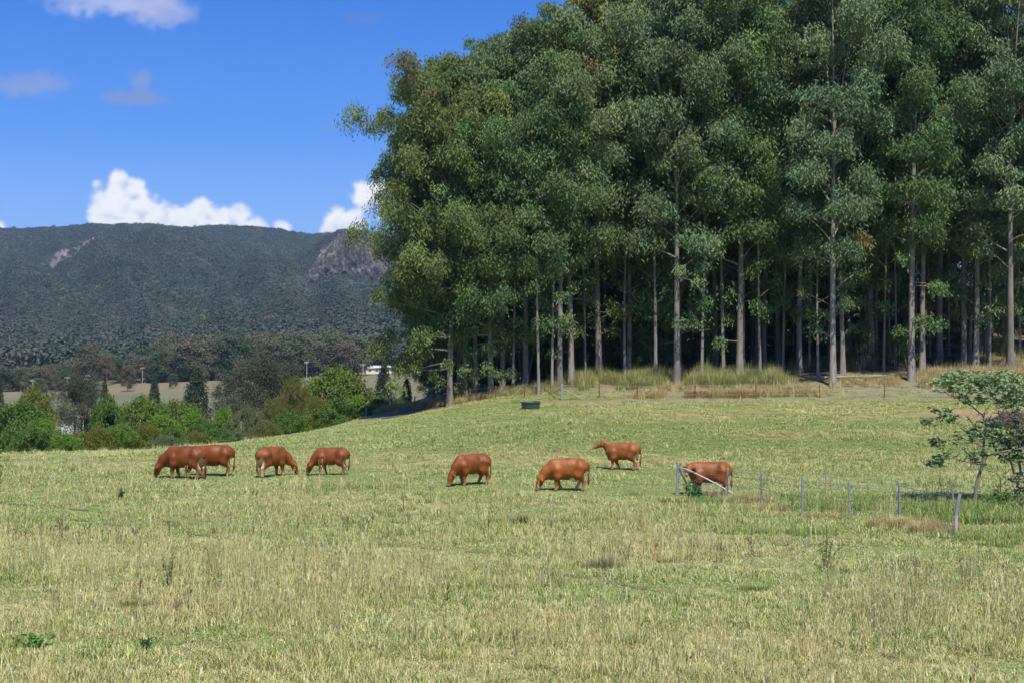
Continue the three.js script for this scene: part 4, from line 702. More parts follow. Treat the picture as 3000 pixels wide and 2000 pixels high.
/* faces -x. neck: list of [x, y, z, r] from the shoulder to the poll; muzzle: [x, y, z]; legs: forward swing of front near, front far, hind near, hind far */
function cow(o) {
  const B = [], bone = (a, b, k = 0.09, flat) => B.push([...a, ...b, k, flat]), fat = o.fat ?? 1;
  bone([-0.46, 0.93, 0, 0.365], [0.02, 0.93, 0, 0.375 * fat], 0.12, 0.74); bone([0.02, 0.93, 0, 0.375 * fat], [0.50, 1.0, 0, 0.315], 0.14, 0.80);
  bone([0.48, 1.02, 0, 0.295], [0.72, 1.02, 0, 0.235], 0.14, 0.86); bone([-0.62, 1.21, 0, 0.10], [0.62, 1.255, 0, 0.07], 0.2); bone([0.50, 1.215, -0.19, 0.06], [0.50, 1.215, 0.19, 0.06], 0.13); bone([0.74, 1.16, -0.12, 0.05], [0.74, 1.16, 0.12, 0.05], 0.1);
  bone([-0.26, 0.78, 0, 0.265 * fat], [0.08, 0.785, 0, 0.265 * fat], 0.16, 0.86); bone([-0.64, 0.88, 0, 0.24], [-0.60, 0.66, 0, 0.17], 0.18, 0.85); bone([-0.66, 0.62, 0, 0.1], [-0.70, 0.52, 0, 0.06], 0.1, 0.6);
  const N = o.neck; for (let k = 0; k + 1 < N.length; k++) bone(N[k], N[k + 1], 0.13, k === 0 ? 0.7 : 0.78);
  if (o.dewlap !== 0) { const a = N[0], b = N[N.length - 1]; bone([a[0] - 0.02, a[1] - 0.36, a[2] * 0.5, 0.07], [lerp(a[0], b[0], 0.62), lerp(a[1], b[1], 0.62) - 0.2, lerp(a[2], b[2], 0.6), 0.045], 0.14, 0.5); }
  const P = N[N.length - 1], mz = o.muzzle, hd = [mz[0] - P[0], mz[1] - P[1], mz[2] - P[2]], hl = Math.hypot(...hd), u = hd.map((v) => v / hl), at = (t) => [P[0] + hd[0] * t, P[1] + hd[1] * t, P[2] + hd[2] * t];
  bone([...at(-0.02), 0.15], [...at(0.45), 0.13], 0.08, 0.86); bone([...at(0.4), 0.125], [...at(0.95), 0.088], 0.07); bone([...at(0.88), 0.086], [...at(1), 0.074], 0.05);
  const leg = (pts, rs) => { for (let k = 0; k + 1 < pts.length; k++) bone([...pts[k], rs[k]], [...pts[k + 1], rs[k + 1]], k < 2 ? 0.12 : 0.04); };
  const [fn, ff, hn, hf] = o.legs;
  for (const [s, sw] of [[1, fn], [-1, ff]]) leg([[-0.46, 0.90, 0.19 * s], [-0.43 - sw * 0.1, 0.63, 0.20 * s], [-0.47 - sw * 0.42, 0.37, 0.17 * s], [-0.46 - sw * 0.9, 0.11, 0.165 * s], [-0.485 - sw * 0.98, 0.035, 0.165 * s]], [0.18, 0.13, 0.075, 0.056, 0.064]);
  for (const [s, sw] of [[1, hn], [-1, hf]]) leg([[0.55, 0.98, 0.16 * s], [0.46 - sw * 0.2, 0.68, 0.20 * s], [0.69 - sw * 0.5, 0.43, 0.17 * s], [0.64 - sw * 0.9, 0.12, 0.16 * s], [0.615 - sw * 0.98, 0.035, 0.16 * s]], [0.25, 0.18, 0.085, 0.058, 0.064]);
  if (o.udder) { bone([0.17, 0.60, 0, 0.12 * o.udder], [0.36, 0.55, 0.02, 0.175 * o.udder], 0.05, 1.1); for (const s of [-1, 1]) for (const q of [0.3, 0.44]) bone([q, 0.5, 0.07 * s, 0.03], [q, 0.42, 0.07 * s, 0.02], 0.03); }
  // tail
  const T = [[0.84, 1.20, 0, 0.045], [0.915, 1.08, 0, 0.034], [0.925, 0.82, 0.01, 0.026], [0.915, 0.58, 0.02, 0.03], [0.90, 0.42, 0.02, 0.048], [0.89, 0.24, 0.02, 0.022]]; for (let k = 0; k + 1 < T.length; k++) bone(T[k], T[k + 1], 0.03);
  // ears, out to both sides of the poll
  const side = new THREE.Vector3(-u[2], 0, u[0]).normalize(); if (side.z < 0) side.negate();
  const ears = [1, -1].map((s) => { const a = at(0.1), e = [a[0] + side.x * 0.30 * s - u[0] * 0.03, a[1] + (o.earUp ?? -0.02), a[2] + side.z * 0.30 * s - u[2] * 0.03]; bone([a[0] + side.x * 0.1 * s, a[1] + 0.03, a[2] + side.z * 0.1 * s, 0.035], [lerp(a[0], e[0], 0.7), lerp(a[1], e[1], 0.6) + 0.02, lerp(a[2], e[2], 0.7), 0.07], 0.03); bone([lerp(a[0], e[0], 0.7), lerp(a[1], e[1], 0.6) + 0.02, lerp(a[2], e[2], 0.7), 0.07], [...e, 0.025], 0.03); return e; });
  const xs = B.flatMap((b) => [b[0], b[4]]), zs = B.flatMap((b) => [b[2], b[6]]);
  const g = skin(B, [Math.min(...xs) - 0.2, -0.04, Math.min(-0.42, Math.min(...zs) - 0.15)], [1.06, Math.max(1.46, P[1] + 0.24), Math.max(0.42, Math.max(...zs) + 0.15)], 0.019);
  const p = g.attributes.position, col = [], uv = [], red = (o.coat ?? [0.25, 0.07, 0.012]).map((v, k) => v * [0.88, 0.80, 0.80][k]), cream = [0.62, 0.47, 0.30], dark = [0.09, 0.022, 0.007], seed = o.seed ?? 1;
  for (let k = 0; k < p.count; k++) {
    const x = p.getX(k), y = p.getY(k), z = p.getZ(k), n = fbm(x * 2.6 + seed * 9, y * 4.5 + z * 4, 3), n2 = fbm(x * 17 + seed, y * 17 + z * 15, 3); let c = mixc(red, dark, smooth(0.42, 0.75, n) * 0.5);
    c = c.map((v) => v * (0.86 + 0.28 * n2));
    const shank = smooth(0.46, 0.12, y + (n - 0.5) * 0.3) * (Math.abs(z) > 0.06 && x > -0.9 && x < 0.85 ? 1 : 0); c = mixc(c, [0.42, 0.22, 0.10], shank * (o.pale ?? 0.6));
    const rear = smooth(0.54, 0.68, x - Math.abs(y - 0.66) * 0.3 + (n - 0.5) * 0.15) * smooth(0.20, 0.08, Math.abs(Math.abs(z) - 0.10)) * (x < 0.86 && y < 1.0 ? smooth(1.0, 0.8, y) : 0); c = mixc(c, cream, rear * (o.cream ?? 0.6));
    if (o.udder && x > 0.1 && x < 0.58 && y < 0.66 && y > 0.38 && Math.abs(z) < 0.2) c = mixc(c, [0.70, 0.60, 0.48], smooth(0.67, 0.58, y));
    if (o.udder && x > 0.3 && z < 0 && y < 0.5) c = mixc(c, cream, 0.7);
    const m = Math.hypot(x - mz[0], y - mz[1], z - mz[2]); c = mixc(c, [0.40, 0.24, 0.16], smooth(0.13, 0.07, m)); if (m < 0.075) c = mixc(c, [0.2, 0.12, 0.09], 0.6);
    if (x > 0.84 && y < 0.55) c = mixc(c, dark, 0.6); if (y < 0.055) c = [0.07, 0.055, 0.045];
    col.push(...c); uv.push(x * 2, y * 2 + z * 2);
  }
  g.setAttribute('color', new THREE.Float32BufferAttribute(col, 3)); g.setAttribute('uv', new THREE.Float32BufferAttribute(uv, 2));
  const [gx, gy, gz] = onGround(o.px, o.py, 40), t = thing('cow', o.label, 'cow', [gx, gy, gz], o.turn, 'red cattle in the paddock'); t.scale.setScalar(o.size);
  part('body', g, hide, t);
  const e = at(0.36); for (const s of [1, -1]) { const q = part('eye', new THREE.SphereGeometry(0.024, 10, 8), eyeM, t); q.position.set(e[0] + side.x * 0.098 * s - u[0] * 0.02, e[1] + 0.03, e[2] + side.z * 0.098 * s); }
  if (o.tag !== undefined) { const q = part('ear_tag', new Builder().box(-0.035, -0.05, -0.008, 0.035, 0.04, 0.008).geo(), tagM, t), w = ears[o.tag]; q.position.set(w[0], w[1] - 0.05, w[2] + 0.035); }
  return t;
}
const graze = (zn = 0, reach = 0) => ({ neck: [[-0.56, 1.04, 0, 0.27], [-0.84 - reach, 0.82, zn * 0.4, 0.205], [-1.06 - reach, 0.52, zn, 0.145]], muzzle: [-1.22 - reach, 0.09, zn * 1.25] });
cow({ px: 541, py: 1402, turn: -0.20, size: 1.10, ...graze(0.06, 0.10), legs: [0.05, -0.12, 0.02, -0.2], fat: 1.06, cream: 0.8, seed: 1, coat: [0.215, 0.064, 0.009], label: 'largest dark red cow, first on the left, grazing with its head in the grass' });
cow({ px: 625, py: 1394, turn: 0.0, size: 1.06, ...graze(0, 0), legs: [0, 0.1, -0.02, 0.1], fat: 1.12, seed: 2, coat: [0.205, 0.058, 0.009], label: 'red cow standing behind the largest one, only its hindquarters showing' });
cow({ px: 795, py: 1396, turn: Math.PI + 0.95, size: 1.03, ...graze(-0.26, 0.06), legs: [0.02, 0.12, 0.05, -0.1], cream: 0.95, pale: 0.85, seed: 3, coat: [0.26, 0.088, 0.015], label: 'red cow with pale buttocks turned to us, grazing towards the right' });
cow({ px: 970, py: 1391, turn: -0.15, size: 0.95, ...graze(0.1, -0.04), legs: [0.05, -0.16, 0, 0.1], fat: 0.96, seed: 4, coat: [0.24, 0.075, 0.011], label: 'small red cow grazing left, fourth from the left edge' });
cow({ px: 1383, py: 1421, turn: 0.52, size: 0.98, ...graze(0.04, -0.04), legs: [0.0, -0.05, 0.0, 0.25], seed: 5, tag: 0, pale: 0.5, coat: [0.26, 0.082, 0.012], label: 'red cow with green ear tag grazing in mid paddock, right of the small one' });
cow({ px: 1662, py: 1437, turn: 0.03, size: 0.985, ...graze(0.12, 0.06), legs: [0.02, -0.22, -0.02, 0.25], fat: 1.08, udder: 1.05, pale: 0.8, seed: 6, coat: [0.33, 0.112, 0.016], label: 'lighter red cow with white udder, grazing left' });
cow({ px: 1825, py: 1376, turn: -0.32, size: 0.965, neck: [[-0.58, 1.10, 0, 0.24], [-0.80, 1.20, 0.02, 0.20], [-0.98, 1.33, 0.06, 0.145]], muzzle: [-1.40, 1.10, 0.14], legs: [0.03, -0.25, 0.04, -0.06], tag: 0, fat: 0.97, pale: 0.85, cream: 0.9, seed: 7, coat: [0.31, 0.11, 0.02], earUp: 0.02, label: 'red cow standing with its head raised, farthest up the paddock' });
cow({ px: 2080, py: 1448, turn: -0.12, size: 0.97, neck: [[-0.58, 1.08, 0, 0.24], [-0.74, 1.12, 0.08, 0.19], [-0.84, 1.16, 0.24, 0.13]], muzzle: [-0.98, 0.86, 0.58], legs: [0, 0.1, 0, 0.1], dewlap: 0, cream: 0.9, seed: 8, coat: [0.31, 0.102, 0.015], label: 'red cow behind the fence brace, face turned to the camera' });
// ---------------------------------------------------------------- fences, trough, log, small trees, weeds
const galv = std({ color: lin(0.36, 0.37, 0.39), metalness: 0.3, roughness: 0.5, bumpMap: grainBump, bumpScale: 0.002 }), rust = std({ color: lin(0.20, 0.085, 0.045), roughness: 0.9 }), wireM = std({ color: lin(0.27, 0.26, 0.25), metalness: 0.6, roughness: 0.55 }), greyWood = std({ color: lin(0.36, 0.36, 0.37), map: barkTex, bumpMap: barkTex, bumpScale: 0.01 }), whiteWood = std({ color: lin(0.66, 0.63, 0.58), map: barkTex });
const white = [1, 1, 1];
function wire(parent, a, b, sag = 0.03, r = 0.008, mat = wireM) { const pts = [], rs = []; for (let k = 0; k <= 6; k++) { const t = k / 6; pts.push([lerp(a[0], b[0], t), lerp(a[1], b[1], t) - sag * 4 * t * (1 - t), lerp(a[2], b[2], t)]); rs.push(r); } part('wire', new Builder().tube(pts, rs, 4, white, false).geo(), mat, parent); }
function postMesh(parent, name, x, y, z, h, r, mat, tilt = [0, 0]) { const b = new Builder(), pts = [], rs = []; for (let k = 0; k <= 4; k++) { const t = k / 4; pts.push([x + tilt[0] * t * h, y - 0.25 + (h + 0.25) * t, z + tilt[1] * t * h]); rs.push(r * (1 - 0.06 * t)); } b.tube(pts, rs, 9, white); return part(name, b.geo(), mat, parent); }
{
  const R = rng(601);
  // the paddock fence at right, a line of round grey posts coming towards us
  const main = [[1985, 1450, 1354, 0.052], [2055, 1441, 1362, 0.036], [2131, 1465, 1370, 0.038], [2232, 1483, 1380, 0.038], [2352, 1512, 1397, 0.04], [2490, 1520, 1410, 0.04], [2635, 1526, 1413, 0.042]];
  const f = thing('wire_fence', 'grey pipe post and wire fence with diagonal braces, right side of the paddock', 'fence', [0, 0, 0]), tops = [];
  for (const [px, foot, top, r] of main) { const [x, y, z] = onGround(px, foot, 30), h = (foot - top) / F * -z; postMesh(f, 'post', x, y, z, h, r * 1.15, galv, [(R() - 0.5) * 0.03, 0]); tops.push([x, y, z, h]); }
  const last = onGround(2803, 1570, 30), lh = 124 / F * -last[2];
  { const b = new Builder(), lean = 0.11; b.tube([[last[0], last[1] - 0.2, last[2]], [last[0] - 0.01, last[1] + lh * 0.25, last[2]], [last[0], last[1] + lh * 0.5, last[2]]], [0.055, 0.06, 0.055], 8, white, false); part('post_foot', b.geo(), whiteWood, f); const c = new Builder(); c.tube([[last[0], last[1] + lh * 0.5, last[2]], [last[0] + lean * 0.6 * lh * 0.5, last[1] + lh * 0.75, last[2]], [last[0] + lean * lh * 0.8, last[1] + lh, last[2]]], [0.058, 0.06, 0.062], 8, white); part('post', c.geo(), greyWood, f); }
  const chain = [0, 2, 3, 4, 5, 6].map((k) => tops[k]); chain.push([last[0], last[1], last[2], lh]);
  for (let k = 0; k + 1 < chain.length; k++) for (const q of [0.22, 0.5, 0.78, 0.93]) wire(f, [chain[k][0], chain[k][1] + chain[k][3] * q, chain[k][2] + 0.05], [chain[k + 1][0], chain[k + 1][1] + chain[k + 1][3] * q, chain[k + 1][2] + 0.05]);
  const pipe = (pts, r) => part('brace', new Builder().tube(pts, pts.map(() => r), 8, white).geo(), galv, f), c0 = tops[0], at = (px, py, d) => [(px - 1500) / F * d, pixelTop(py, d), -d], D = -c0[2];
  pipe([at(1991, 1371, D - 0.05), at(2010, 1374, D - 0.2), at(2034, 1384, D - 0.35), at(2075, 1404, D - 0.6), at(2120, 1429, D - 0.85), at(2149, 1446, D - 1)], 0.036);
  pipe([at(1988, 1369, D + 0.02), at(2006, 1404, D + 0.4), at(2025, 1441, D + 0.8)], 0.038);
  // the far side of the same little enclosure
  const g = thing('wire_fence', 'two thin posts of the far fence line behind the round grey posts', 'fence', [0, 0, 0]), back = [];
  for (const [px, foot, top, r] of [[2421, 1450, 1380, 0.036], [2793, 1478, 1418, 0.034]]) { const [x, y, z] = onGround(px, foot, 30), h = (foot - top) / F * -z; postMesh(g, 'post', x, y, z, h, r, galv); back.push([x, y, z, h]); }
  for (const q of [0.5, 0.75, 0.92]) wire(g, [tops[1][0], tops[1][1] + tops[1][3] * q, tops[1][2]], [back[0][0], back[0][1] + back[0][3] * q, back[0][2]], 0.05, 0.004), wire(g, [back[0][0], back[0][1] + back[0][3] * q, back[0][2]], [back[1][0], back[1][1] + back[1][3] * q, back[1][2]], 0.05, 0.004);

  // the plantation fence: rusty star pickets and strainers
  const h = thing('picket_fence', 'rusty star picket and wire fence along the edge of the plantation', 'fence', [0, 0, 0]);
  const picket = (x, y, z, ht) => { const b = new Builder(); for (let k = 0; k < 3; k++) { const a = k * 2.094 + 0.4, ca = Math.cos(a), sa = Math.sin(a), w = 0.009, s = [[-sa * w, ca * w], [ca * 0.045 - sa * w, sa * 0.045 + ca * w], [ca * 0.045 + sa * w, sa * 0.045 - ca * w], [sa * w, -ca * w]]; const lo = s.map(([p, q]) => b.v(x + p, y - 0.2, z + q, white)), hi = s.map(([p, q]) => b.v(x + p, y + ht, z + q, white)); for (let m = 0; m < 4; m++) b.quad(lo[m], lo[(m + 1) % 4], hi[(m + 1) % 4], hi[m]); b.quad(...hi); } part('picket', b.geo(), rust, h); };
  const line = [];
  for (const [px, d, top] of [[1090, 117.5, 1212], [1147, 114.6, 1193], [1215, 111.4, 1182], [1298, 107.8, 1170], [1377, 105.4, 1157], [1452, 103.8, 1138], [1537, 102.6, 1128], [1756, 101.6, 1141], [1867, 101.4, 1132], [2037, 101.2, 1126], [2215, 101.0, 1123], [2402, 100.8, 1124], [2592, 100.7, 1124], [2790, 100.6, 1122], [2990, 100.5, 1120]]) { const [x, y, z] = stand(px, d), ht = clamp(pixelTop(top, d) - y, 1.0, 1.45); picket(x, y, z, ht); line.push([x, y, z, ht]); }
  const strainer = (px, d, top, feet) => { const [x, y, z] = stand(px, d), ht = pixelTop(top, d) - y; postMesh(h, 'strainer_post', x, y, z, ht, 0.085, galv); for (const [dx, dz] of feet) { const ex = x + dx, ez = z + dz; part('brace', new Builder().tube([[x, y + ht * 0.72, z], [lerp(x, ex, 0.5), lerp(y + ht * 0.72, landHeight(ex, ez), 0.5), lerp(z, ez, 0.5)], [ex, landHeight(ex, ez) + 0.02, ez]], [0.045, 0.045, 0.045], 7, white).geo(), galv, h); } return [x, y, z, ht]; };
  const cA = strainer(1646, 101, 1124, [[1.45, -0.2], [-0.9, -2.2]]), cB = strainer(1073, 117.2, 1194, [[0.42, -0.9]]);
  const run = [cB, ...line.slice(0, 7), cA, ...line.slice(7)];
  for (let k = 0; k + 1 < run.length; k++) for (const q of [0.3, 0.62, 0.93]) wire(h, [run[k][0], run[k][1] + run[k][3] * q, run[k][2] + 0.05], [run[k + 1][0], run[k + 1][1] + run[k + 1][3] * q, run[k + 1][2] + 0.05], 0.04, 0.009);

  // water trough
  {
    const [x, y, z] = onGround(1555, 1196, 80), s = -z / F, r = 29 * s, ht = 20 * s, t = thing('water_trough', 'round dark green plastic water trough by the fence corner', 'trough', [x, y, z]), green = new THREE.MeshPhysicalMaterial({ color: lin(0.035, 0.075, 0.06), roughness: 0.45, side: THREE.DoubleSide });
    part('tub', new THREE.LatheGeometry([[0.001, 0.02], [r * 0.86, 0.02], [r * 0.88, 0.04], [r * 0.97, ht * 0.86], [r * 0.93, ht * 0.86], [r * 0.84, 0.08], [0.001, 0.07]].map(([a, b]) => new THREE.Vector2(a, b)), 40), green, t);
    part('rim', new THREE.LatheGeometry([[r * 0.965, ht * 0.865], [r * 1.03, ht * 0.87], [r * 1.04, ht * 0.95], [r * 1.0, ht], [r * 0.93, ht], [r * 0.92, ht * 0.9], [r * 0.925, ht * 0.865]].map(([a, b]) => new THREE.Vector2(a, b)), 40), green, t);
    part('water', new THREE.CircleGeometry(r * 0.9, 36).rotateX(-Math.PI / 2).translate(0, ht * 0.74, 0), new THREE.MeshPhysicalMaterial({ color: lin(0.03, 0.045, 0.04), roughness: 0.05 }), t);
    part('float_cover', new Builder().box(r * 0.25, ht * 1.002, -r * 0.28, r * 0.92, ht * 1.1, r * 0.28).geo(), green, t);
  }
  // fallen log under the trees
  { const [x, y, z] = onGround(2500, 1112, 98), b = new Builder(), L = 5.2; b.tube([[-L / 2, 0.14, 0.3], [-L / 4, 0.18, 0.1], [0, 0.22, 0], [L / 4, 0.24, -0.15], [L / 2, 0.3, -0.3]], [0.13, 0.125, 0.12, 0.11, 0.09], 9, [0.34, 0.31, 0.28]); const m = tag(part('fallen_log', b.geo(), M.bark, scene), 'pale grey fallen log lying on the plantation floor', 'log'); m.position.set(x, y, z); }

  // the small broad-leaved trees at right: thin crooked stems with rosettes of big leaves
  const rosette = (b, Q, p, s, c) => { for (let k = 0; k < 11; k++) leafAt(b, Q, p[0], p[1], p[2], 0.16 * s, 0.06 * s, 0.2 + 0.3 * Q(), vary(Q, c, 0.22)); };
  function smallTree(name, label, px, foot, stems, tips, seed) {
    const [x, y, z] = onGround(px, foot, 30), s = -z / F, Q = rng(seed), t = thing(name, label, 'tree', [x, y, z]), wood = new Builder(), leaf = new Builder(), bark = [0.36, 0.32, 0.25], P = (q) => [(q[0] - px) * s, (foot - q[1]) * s - (q[1] >= foot ? 0.2 : 0), q[2] ?? 0];
    const joints = [];
    for (const [pts, r0, r1] of stems) { const pp = pts.map(P), n = pp.length - 1; wood.tube(pp, pp.map((_, k) => lerp(r0, r1, k / n)), 7, pp.map(() => vary(Q, bark, 0.12))); pp.forEach((p, k) => { if (k) for (let m = 0; m < 3; m++) joints.push(p.map((v, w) => lerp(pp[k - 1][w], v, (m + 1) / 3))); }); }
    for (const [tx, ty, n, spread, tint] of tips) for (let k = 0; k < n * 2.6; k++) {
      const p = P([tx + (Q() - 0.5) * 2 * spread * 1.15, ty + (Q() - 0.5) * 1.6 * spread, (Q() - 0.5) * 2 * spread * s * 1.9]); let best = joints[0], bd = 99; for (const j of joints) { const d = Math.hypot(j[0] - p[0], (j[1] - p[1]) * (j[1] > p[1] ? 1.6 : 1), (j[2] - p[2]) * 0.6); if (d < bd) { bd = d; best = j; } }
      const mid = [lerp(best[0], p[0], 0.5) + (Q() - 0.5) * 0.14, lerp(best[1], p[1], 0.5) + (Q() - 0.4) * 0.12, lerp(best[2], p[2], 0.5) + (Q() - 0.5) * 0.14];
      wood.tube([best, mid, p], [0.018, 0.012, 0.006], 4, vary(Q, bark, 0.15), false); if (bd < 0.9) joints.push(mid);
      if (tint) rosette(leaf, Q, p, 0.8 + 0.5 * Q(), tint); else wood.tube([mid, [mid[0] + (Q() - 0.5) * 0.4, mid[1] + Q() * 0.3, mid[2] + (Q() - 0.5) * 0.4]], [0.008, 0.003], 3, bark, false);
    }
    part('trunk', wood.geo(), M.bark, t); part('crown', leaf.geo(), M.leaf, t); return t;
  }
  const L1 = [0.27, 0.39, 0.17], L2 = [0.19, 0.28, 0.12];
  smallTree('small_tree', 'small crooked tree with sparse big leaves, right end of the wire fence', 2858, 1476,
    [[[[2858, 1476], [2860, 1440], [2866, 1405], [2876, 1375], [2882, 1345], [2884, 1300], [2886, 1240, 0.2]], 0.085, 0.03], [[[2876, 1375], [2894, 1335], [2930, 1322, 0.2], [2985, 1310, 0.4], [3040, 1290, 0.4]], 0.05, 0.02], [[[2886, 1240, 0.2], [2878, 1215, 0.1], [2850, 1190], [2820, 1172, -0.2], [2795, 1160]], 0.035, 0.012], [[[2886, 1240, 0.2], [2915, 1222, 0.3], [2960, 1205, 0.4], [3000, 1180, 0.6]], 0.032, 0.012], [[[2880, 1370], [2840, 1372, 0.3], [2800, 1374, 0.5], [2768, 1374, 0.6]], 0.02, 0.008], [[[2876, 1360], [2830, 1352, -0.2], [2780, 1338, -0.3], [2745, 1345, -0.4]], 0.02, 0.008], [[[2884, 1300], [2850, 1270, 0.2], [2800, 1238, 0.3], [2725, 1240, 0.4]], 0.02, 0.008], [[[2884, 1310], [2845, 1290, -0.3], [2790, 1290, -0.5], [2750, 1292, -0.6]], 0.018, 0.008], [[[2866, 1400], [2850, 1385, 0.2], [2838, 1368, 0.3]], 0.016, 0.006], [[[2890, 1376], [2930, 1388, 0.3], [2960, 1404, 0.4], [3010, 1402, 0.5]], 0.022, 0.012]],
    [[2785, 1108, 12, 26, L1], [2760, 1128, 10, 24, L1], [2820, 1125, 16, 32, L1], [2860, 1112, 16, 34, L1], [2900, 1120, 20, 36, L1], [2945, 1108, 20, 34, L1], [2985, 1120, 20, 36, L1], [2850, 1155, 18, 36, L1], [2930, 1150, 24, 40, L1], [2985, 1165, 18, 30, L1], [2765, 1210, 9, 24, L1], [2720, 1232, 7, 14, L2], [2790, 1222, 6, 18, L2], [2750, 1296, 8, 16, L2], [2745, 1350, 9, 20, L2], [2772, 1330, 4, 12, L2], [2830, 1280, 6, 26, L2], [2860, 1340, 8, 26, L2], [2870, 1265, 8, 20, L1], [2910, 1245, 10, 26, L1], [2900, 1290, 8, 26, L2], [2850, 1250, 14, 40, null], [2930, 1200, 26, 44, null], [2970, 1260, 26, 44, null], [2830, 1330, 14, 44, null]], 611);
  smallTree('small_tree', 'pale-stemmed small tree cut by the right edge of the picture', 2975, 1474,
    [[[[2975, 1474], [2978, 1440], [2984, 1418], [2972, 1390, 0.1], [2955, 1340, 0.2], [2948, 1300, 0.2]], 0.07, 0.025], [[[2984, 1418], [2992, 1380], [2990, 1330, -0.2], [3005, 1280], [3020, 1220]], 0.06, 0.025], [[[2962, 1472, 0.5], [2956, 1440, 0.5], [2945, 1405, 0.4], [2930, 1388, 0.3]], 0.03, 0.016], [[[2942, 1466, -0.4], [2944, 1430, -0.4], [2940, 1400, -0.3]], 0.022, 0.012], [[[2905, 1455, 0.2], [2920, 1428, 0.2], [2945, 1405, 0.3]], 0.016, 0.012]],
    [[2950, 1285, 14, 26, L1], [2985, 1300, 18, 30, L2], [2960, 1330, 12, 24, L2], [3010, 1250, 22, 34, L1], [3030, 1300, 20, 36, L2], [2990, 1400, 8, 20, L2], [3000, 1440, 8, 16, L2], [2980, 1240, 34, 46, null], [3010, 1200, 26, 46, null], [2975, 1350, 14, 36, null]], 612);

  // weeds and clumps that stand out one by one
  const tussock = (label, px, py, w, ht, n, cols, seed) => { const [x, y, z] = onGround(px, py, 22), Q = rng(seed), b = new Builder(); for (let k = 0; k < n; k++) { const a = Q() * 6.283, r = Math.sqrt(Q()) * w * 0.5; const c = cols[Math.floor(Q() * cols.length)], j = 0.8 + 0.4 * Q(); blade(b, Math.cos(a) * r, Math.sin(a) * r * 0.7, ht * (0.5 + 0.6 * Q()), 0.008, a + (Q() - 0.5) * 1.4, 0.08 + 0.75 * r / w + 0.25 * Q(), 0.3 * Q(), c.map((v) => v * j)); } const m = tag(part('grass_tussock', b.geo(), M.grass, scene), label, 'grass tussock'); m.position.set(x, y, z); };
  tussock('dense grey-brown wiry tussock in the middle foreground', 1768, 1664, 1.15, 0.5, 620, [[0.34, 0.27, 0.17], [0.42, 0.35, 0.23], [0.32, 0.30, 0.15], S.olive], 621);
  tussock('small dark tussock between the cows and the wiry one', 1525, 1534, 0.5, 0.5, 320, [S.brown, S.olive, [0.2, 0.19, 0.07]], 622);
  tussock('brownish tussock in the left foreground', 390, 1780, 0.8, 0.35, 420, [S.tawny, S.olive, S.brown, S.green], 623);
  tussock('low brown tussock right of the wiry one', 1960, 1648, 0.7, 0.24, 260, [S.brown, S.olive, S.tawny], 624);
  tussock('green tussock below the wheel track', 1580, 1774, 0.35, 0.3, 140, [S.green, S.deep, [0.12, 0.25, 0.06]], 625);
  tussock('heap of dry grey grass at the foot of the fence brace', 2078, 1460, 1.0, 0.5, 700, [[0.34, 0.29, 0.21], [0.26, 0.22, 0.15], S.straw, S.tawny], 626);
  tussock('olive tussock right of mid paddock below the fence', 2222, 1730, 0.8, 0.26, 300, [S.olive, S.green, S.deep], 627);
  const weed = (label, px, py, ht, w, n, len, c, seed) => { const [x, y, z] = onGround(px, py, 22), Q = rng(seed), t = thing('weed', label, 'weed', [x, y, z]), st = new Builder(), lf = new Builder(); for (let k = 0; k < n; k++) { const a = Q() * 6.283, l = ht * (0.6 + 0.5 * Q()), e = Q() * w, tip = [Math.cos(a) * e, l, Math.sin(a) * e]; st.tube([[Math.cos(a) * e * 0.15, -0.05, Math.sin(a) * e * 0.15], [tip[0] * 0.5, l * 0.55, tip[2] * 0.5], tip], [0.008, 0.006, 0.003], 4, [0.17, 0.16, 0.08], false); for (let m = 0; m < 16; m++) { const q = 0.25 + 0.75 * Q(); leafAt(lf, Q, tip[0] * q, l * q, tip[2] * q, len, len * 0.42, 0.15, vary(Q, c, 0.25)); } } part('stem', st.geo(), M.bark, t); part('foliage', lf.geo(), M.leaf, t); };
  weed('dark leafy weed climbing the fence brace in front of the cow', 2022, 1462, 0.75, 0.42, 22, 0.11, [0.090, 0.158, 0.045], 631);
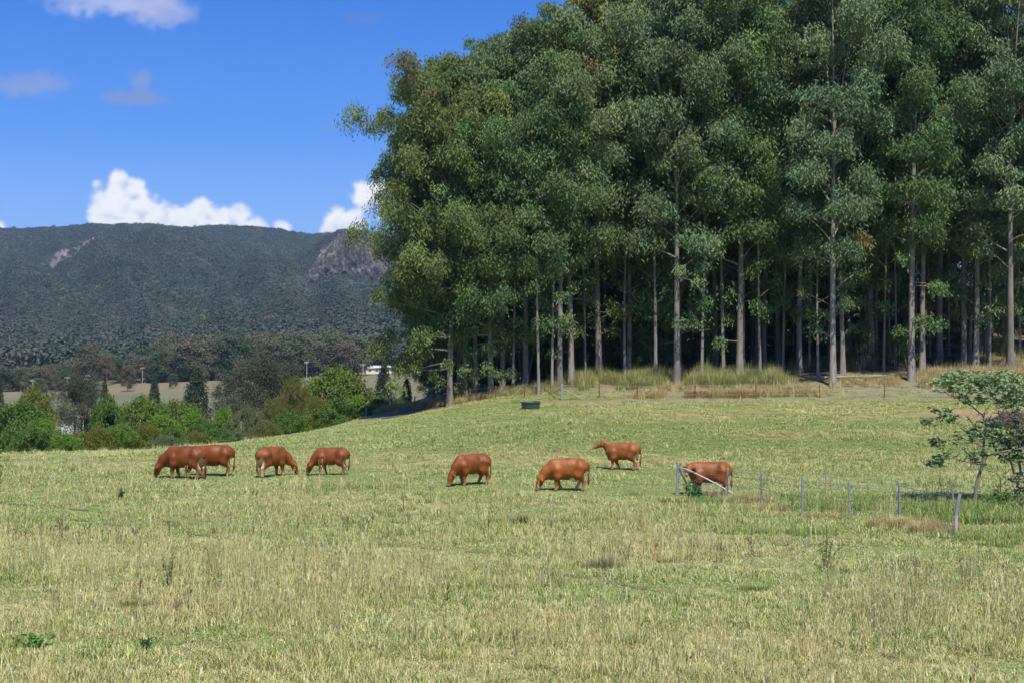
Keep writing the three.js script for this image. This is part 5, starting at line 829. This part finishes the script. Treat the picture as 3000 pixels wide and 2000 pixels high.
  weed('broad-leaved green weed at the foot of the second fence post', 2040, 1468, 0.5, 0.3, 9, 0.24, [0.075, 0.225, 0.083], 632);
  weed('small upright green weed left of mid paddock', 353, 1462, 0.45, 0.12, 6, 0.12, [0.090, 0.210, 0.075], 633);
  weed('tall thin weed with few leaves in the left foreground', 495, 1722, 0.95, 0.30, 7, 0.10, [0.135, 0.195, 0.090], 634);
  weed('tall thin branching weed below the wire fence', 2420, 1668, 1.15, 0.45, 9, 0.08, [0.128, 0.165, 0.068], 635);
  weed('low bright green weed in the left bottom corner', 100, 1900, 0.3, 0.5, 14, 0.13, [0.150, 0.300, 0.068], 636);
  weed('dark small weed in the lower foreground left of centre', 428, 1905, 0.25, 0.12, 6, 0.09, [0.075, 0.135, 0.060], 637);
  weed('leafy shrub poking in from the left edge', -18, 1480, 2.2, 0.45, 26, 0.16, [0.120, 0.225, 0.060], 638);
  weed('dense green weeds under the small trees at right', 2925, 1486, 0.6, 0.9, 60, 0.13, [0.112, 0.225, 0.053], 639);
  weed('brown-tinged weeds at the foot of the tree at the right edge', 2990, 1500, 0.45, 0.6, 34, 0.12, [0.165, 0.165, 0.060], 640);
  // earth mound behind the small trees, its shade painted in as near-black colour
  { const [x, y, z] = onGround(2972, 1250, 60), g2 = new THREE.IcosahedronGeometry(1, 14), p = g2.attributes.position, v = new THREE.Vector3(), c = []; for (let k = 0; k < p.count; k++) { v.fromBufferAttribute(p, k); const n = fbm(v.x * 3 + 9, v.z * 3 + v.y * 2, 4), r = 0.8 + 0.45 * n; p.setXYZ(k, v.x * r * 1.35, v.y * r * 0.85, v.z * r * 1.1); c.push(...mixc([0.045, 0.035, 0.03], [0.12, 0.08, 0.055], n)); } g2.setAttribute('color', new THREE.Float32BufferAttribute(c, 3)); g2.computeVertexNormals(); const m = tag(part('earth_mound', g2, std({ vertexColors: true, roughness: 1 }), scene), 'earth mound behind the small tree at the right edge, shade painted into its dark colour', 'mound'); m.position.set(x, y + 0.05, z); }
}
renderer.render(scene, camera);
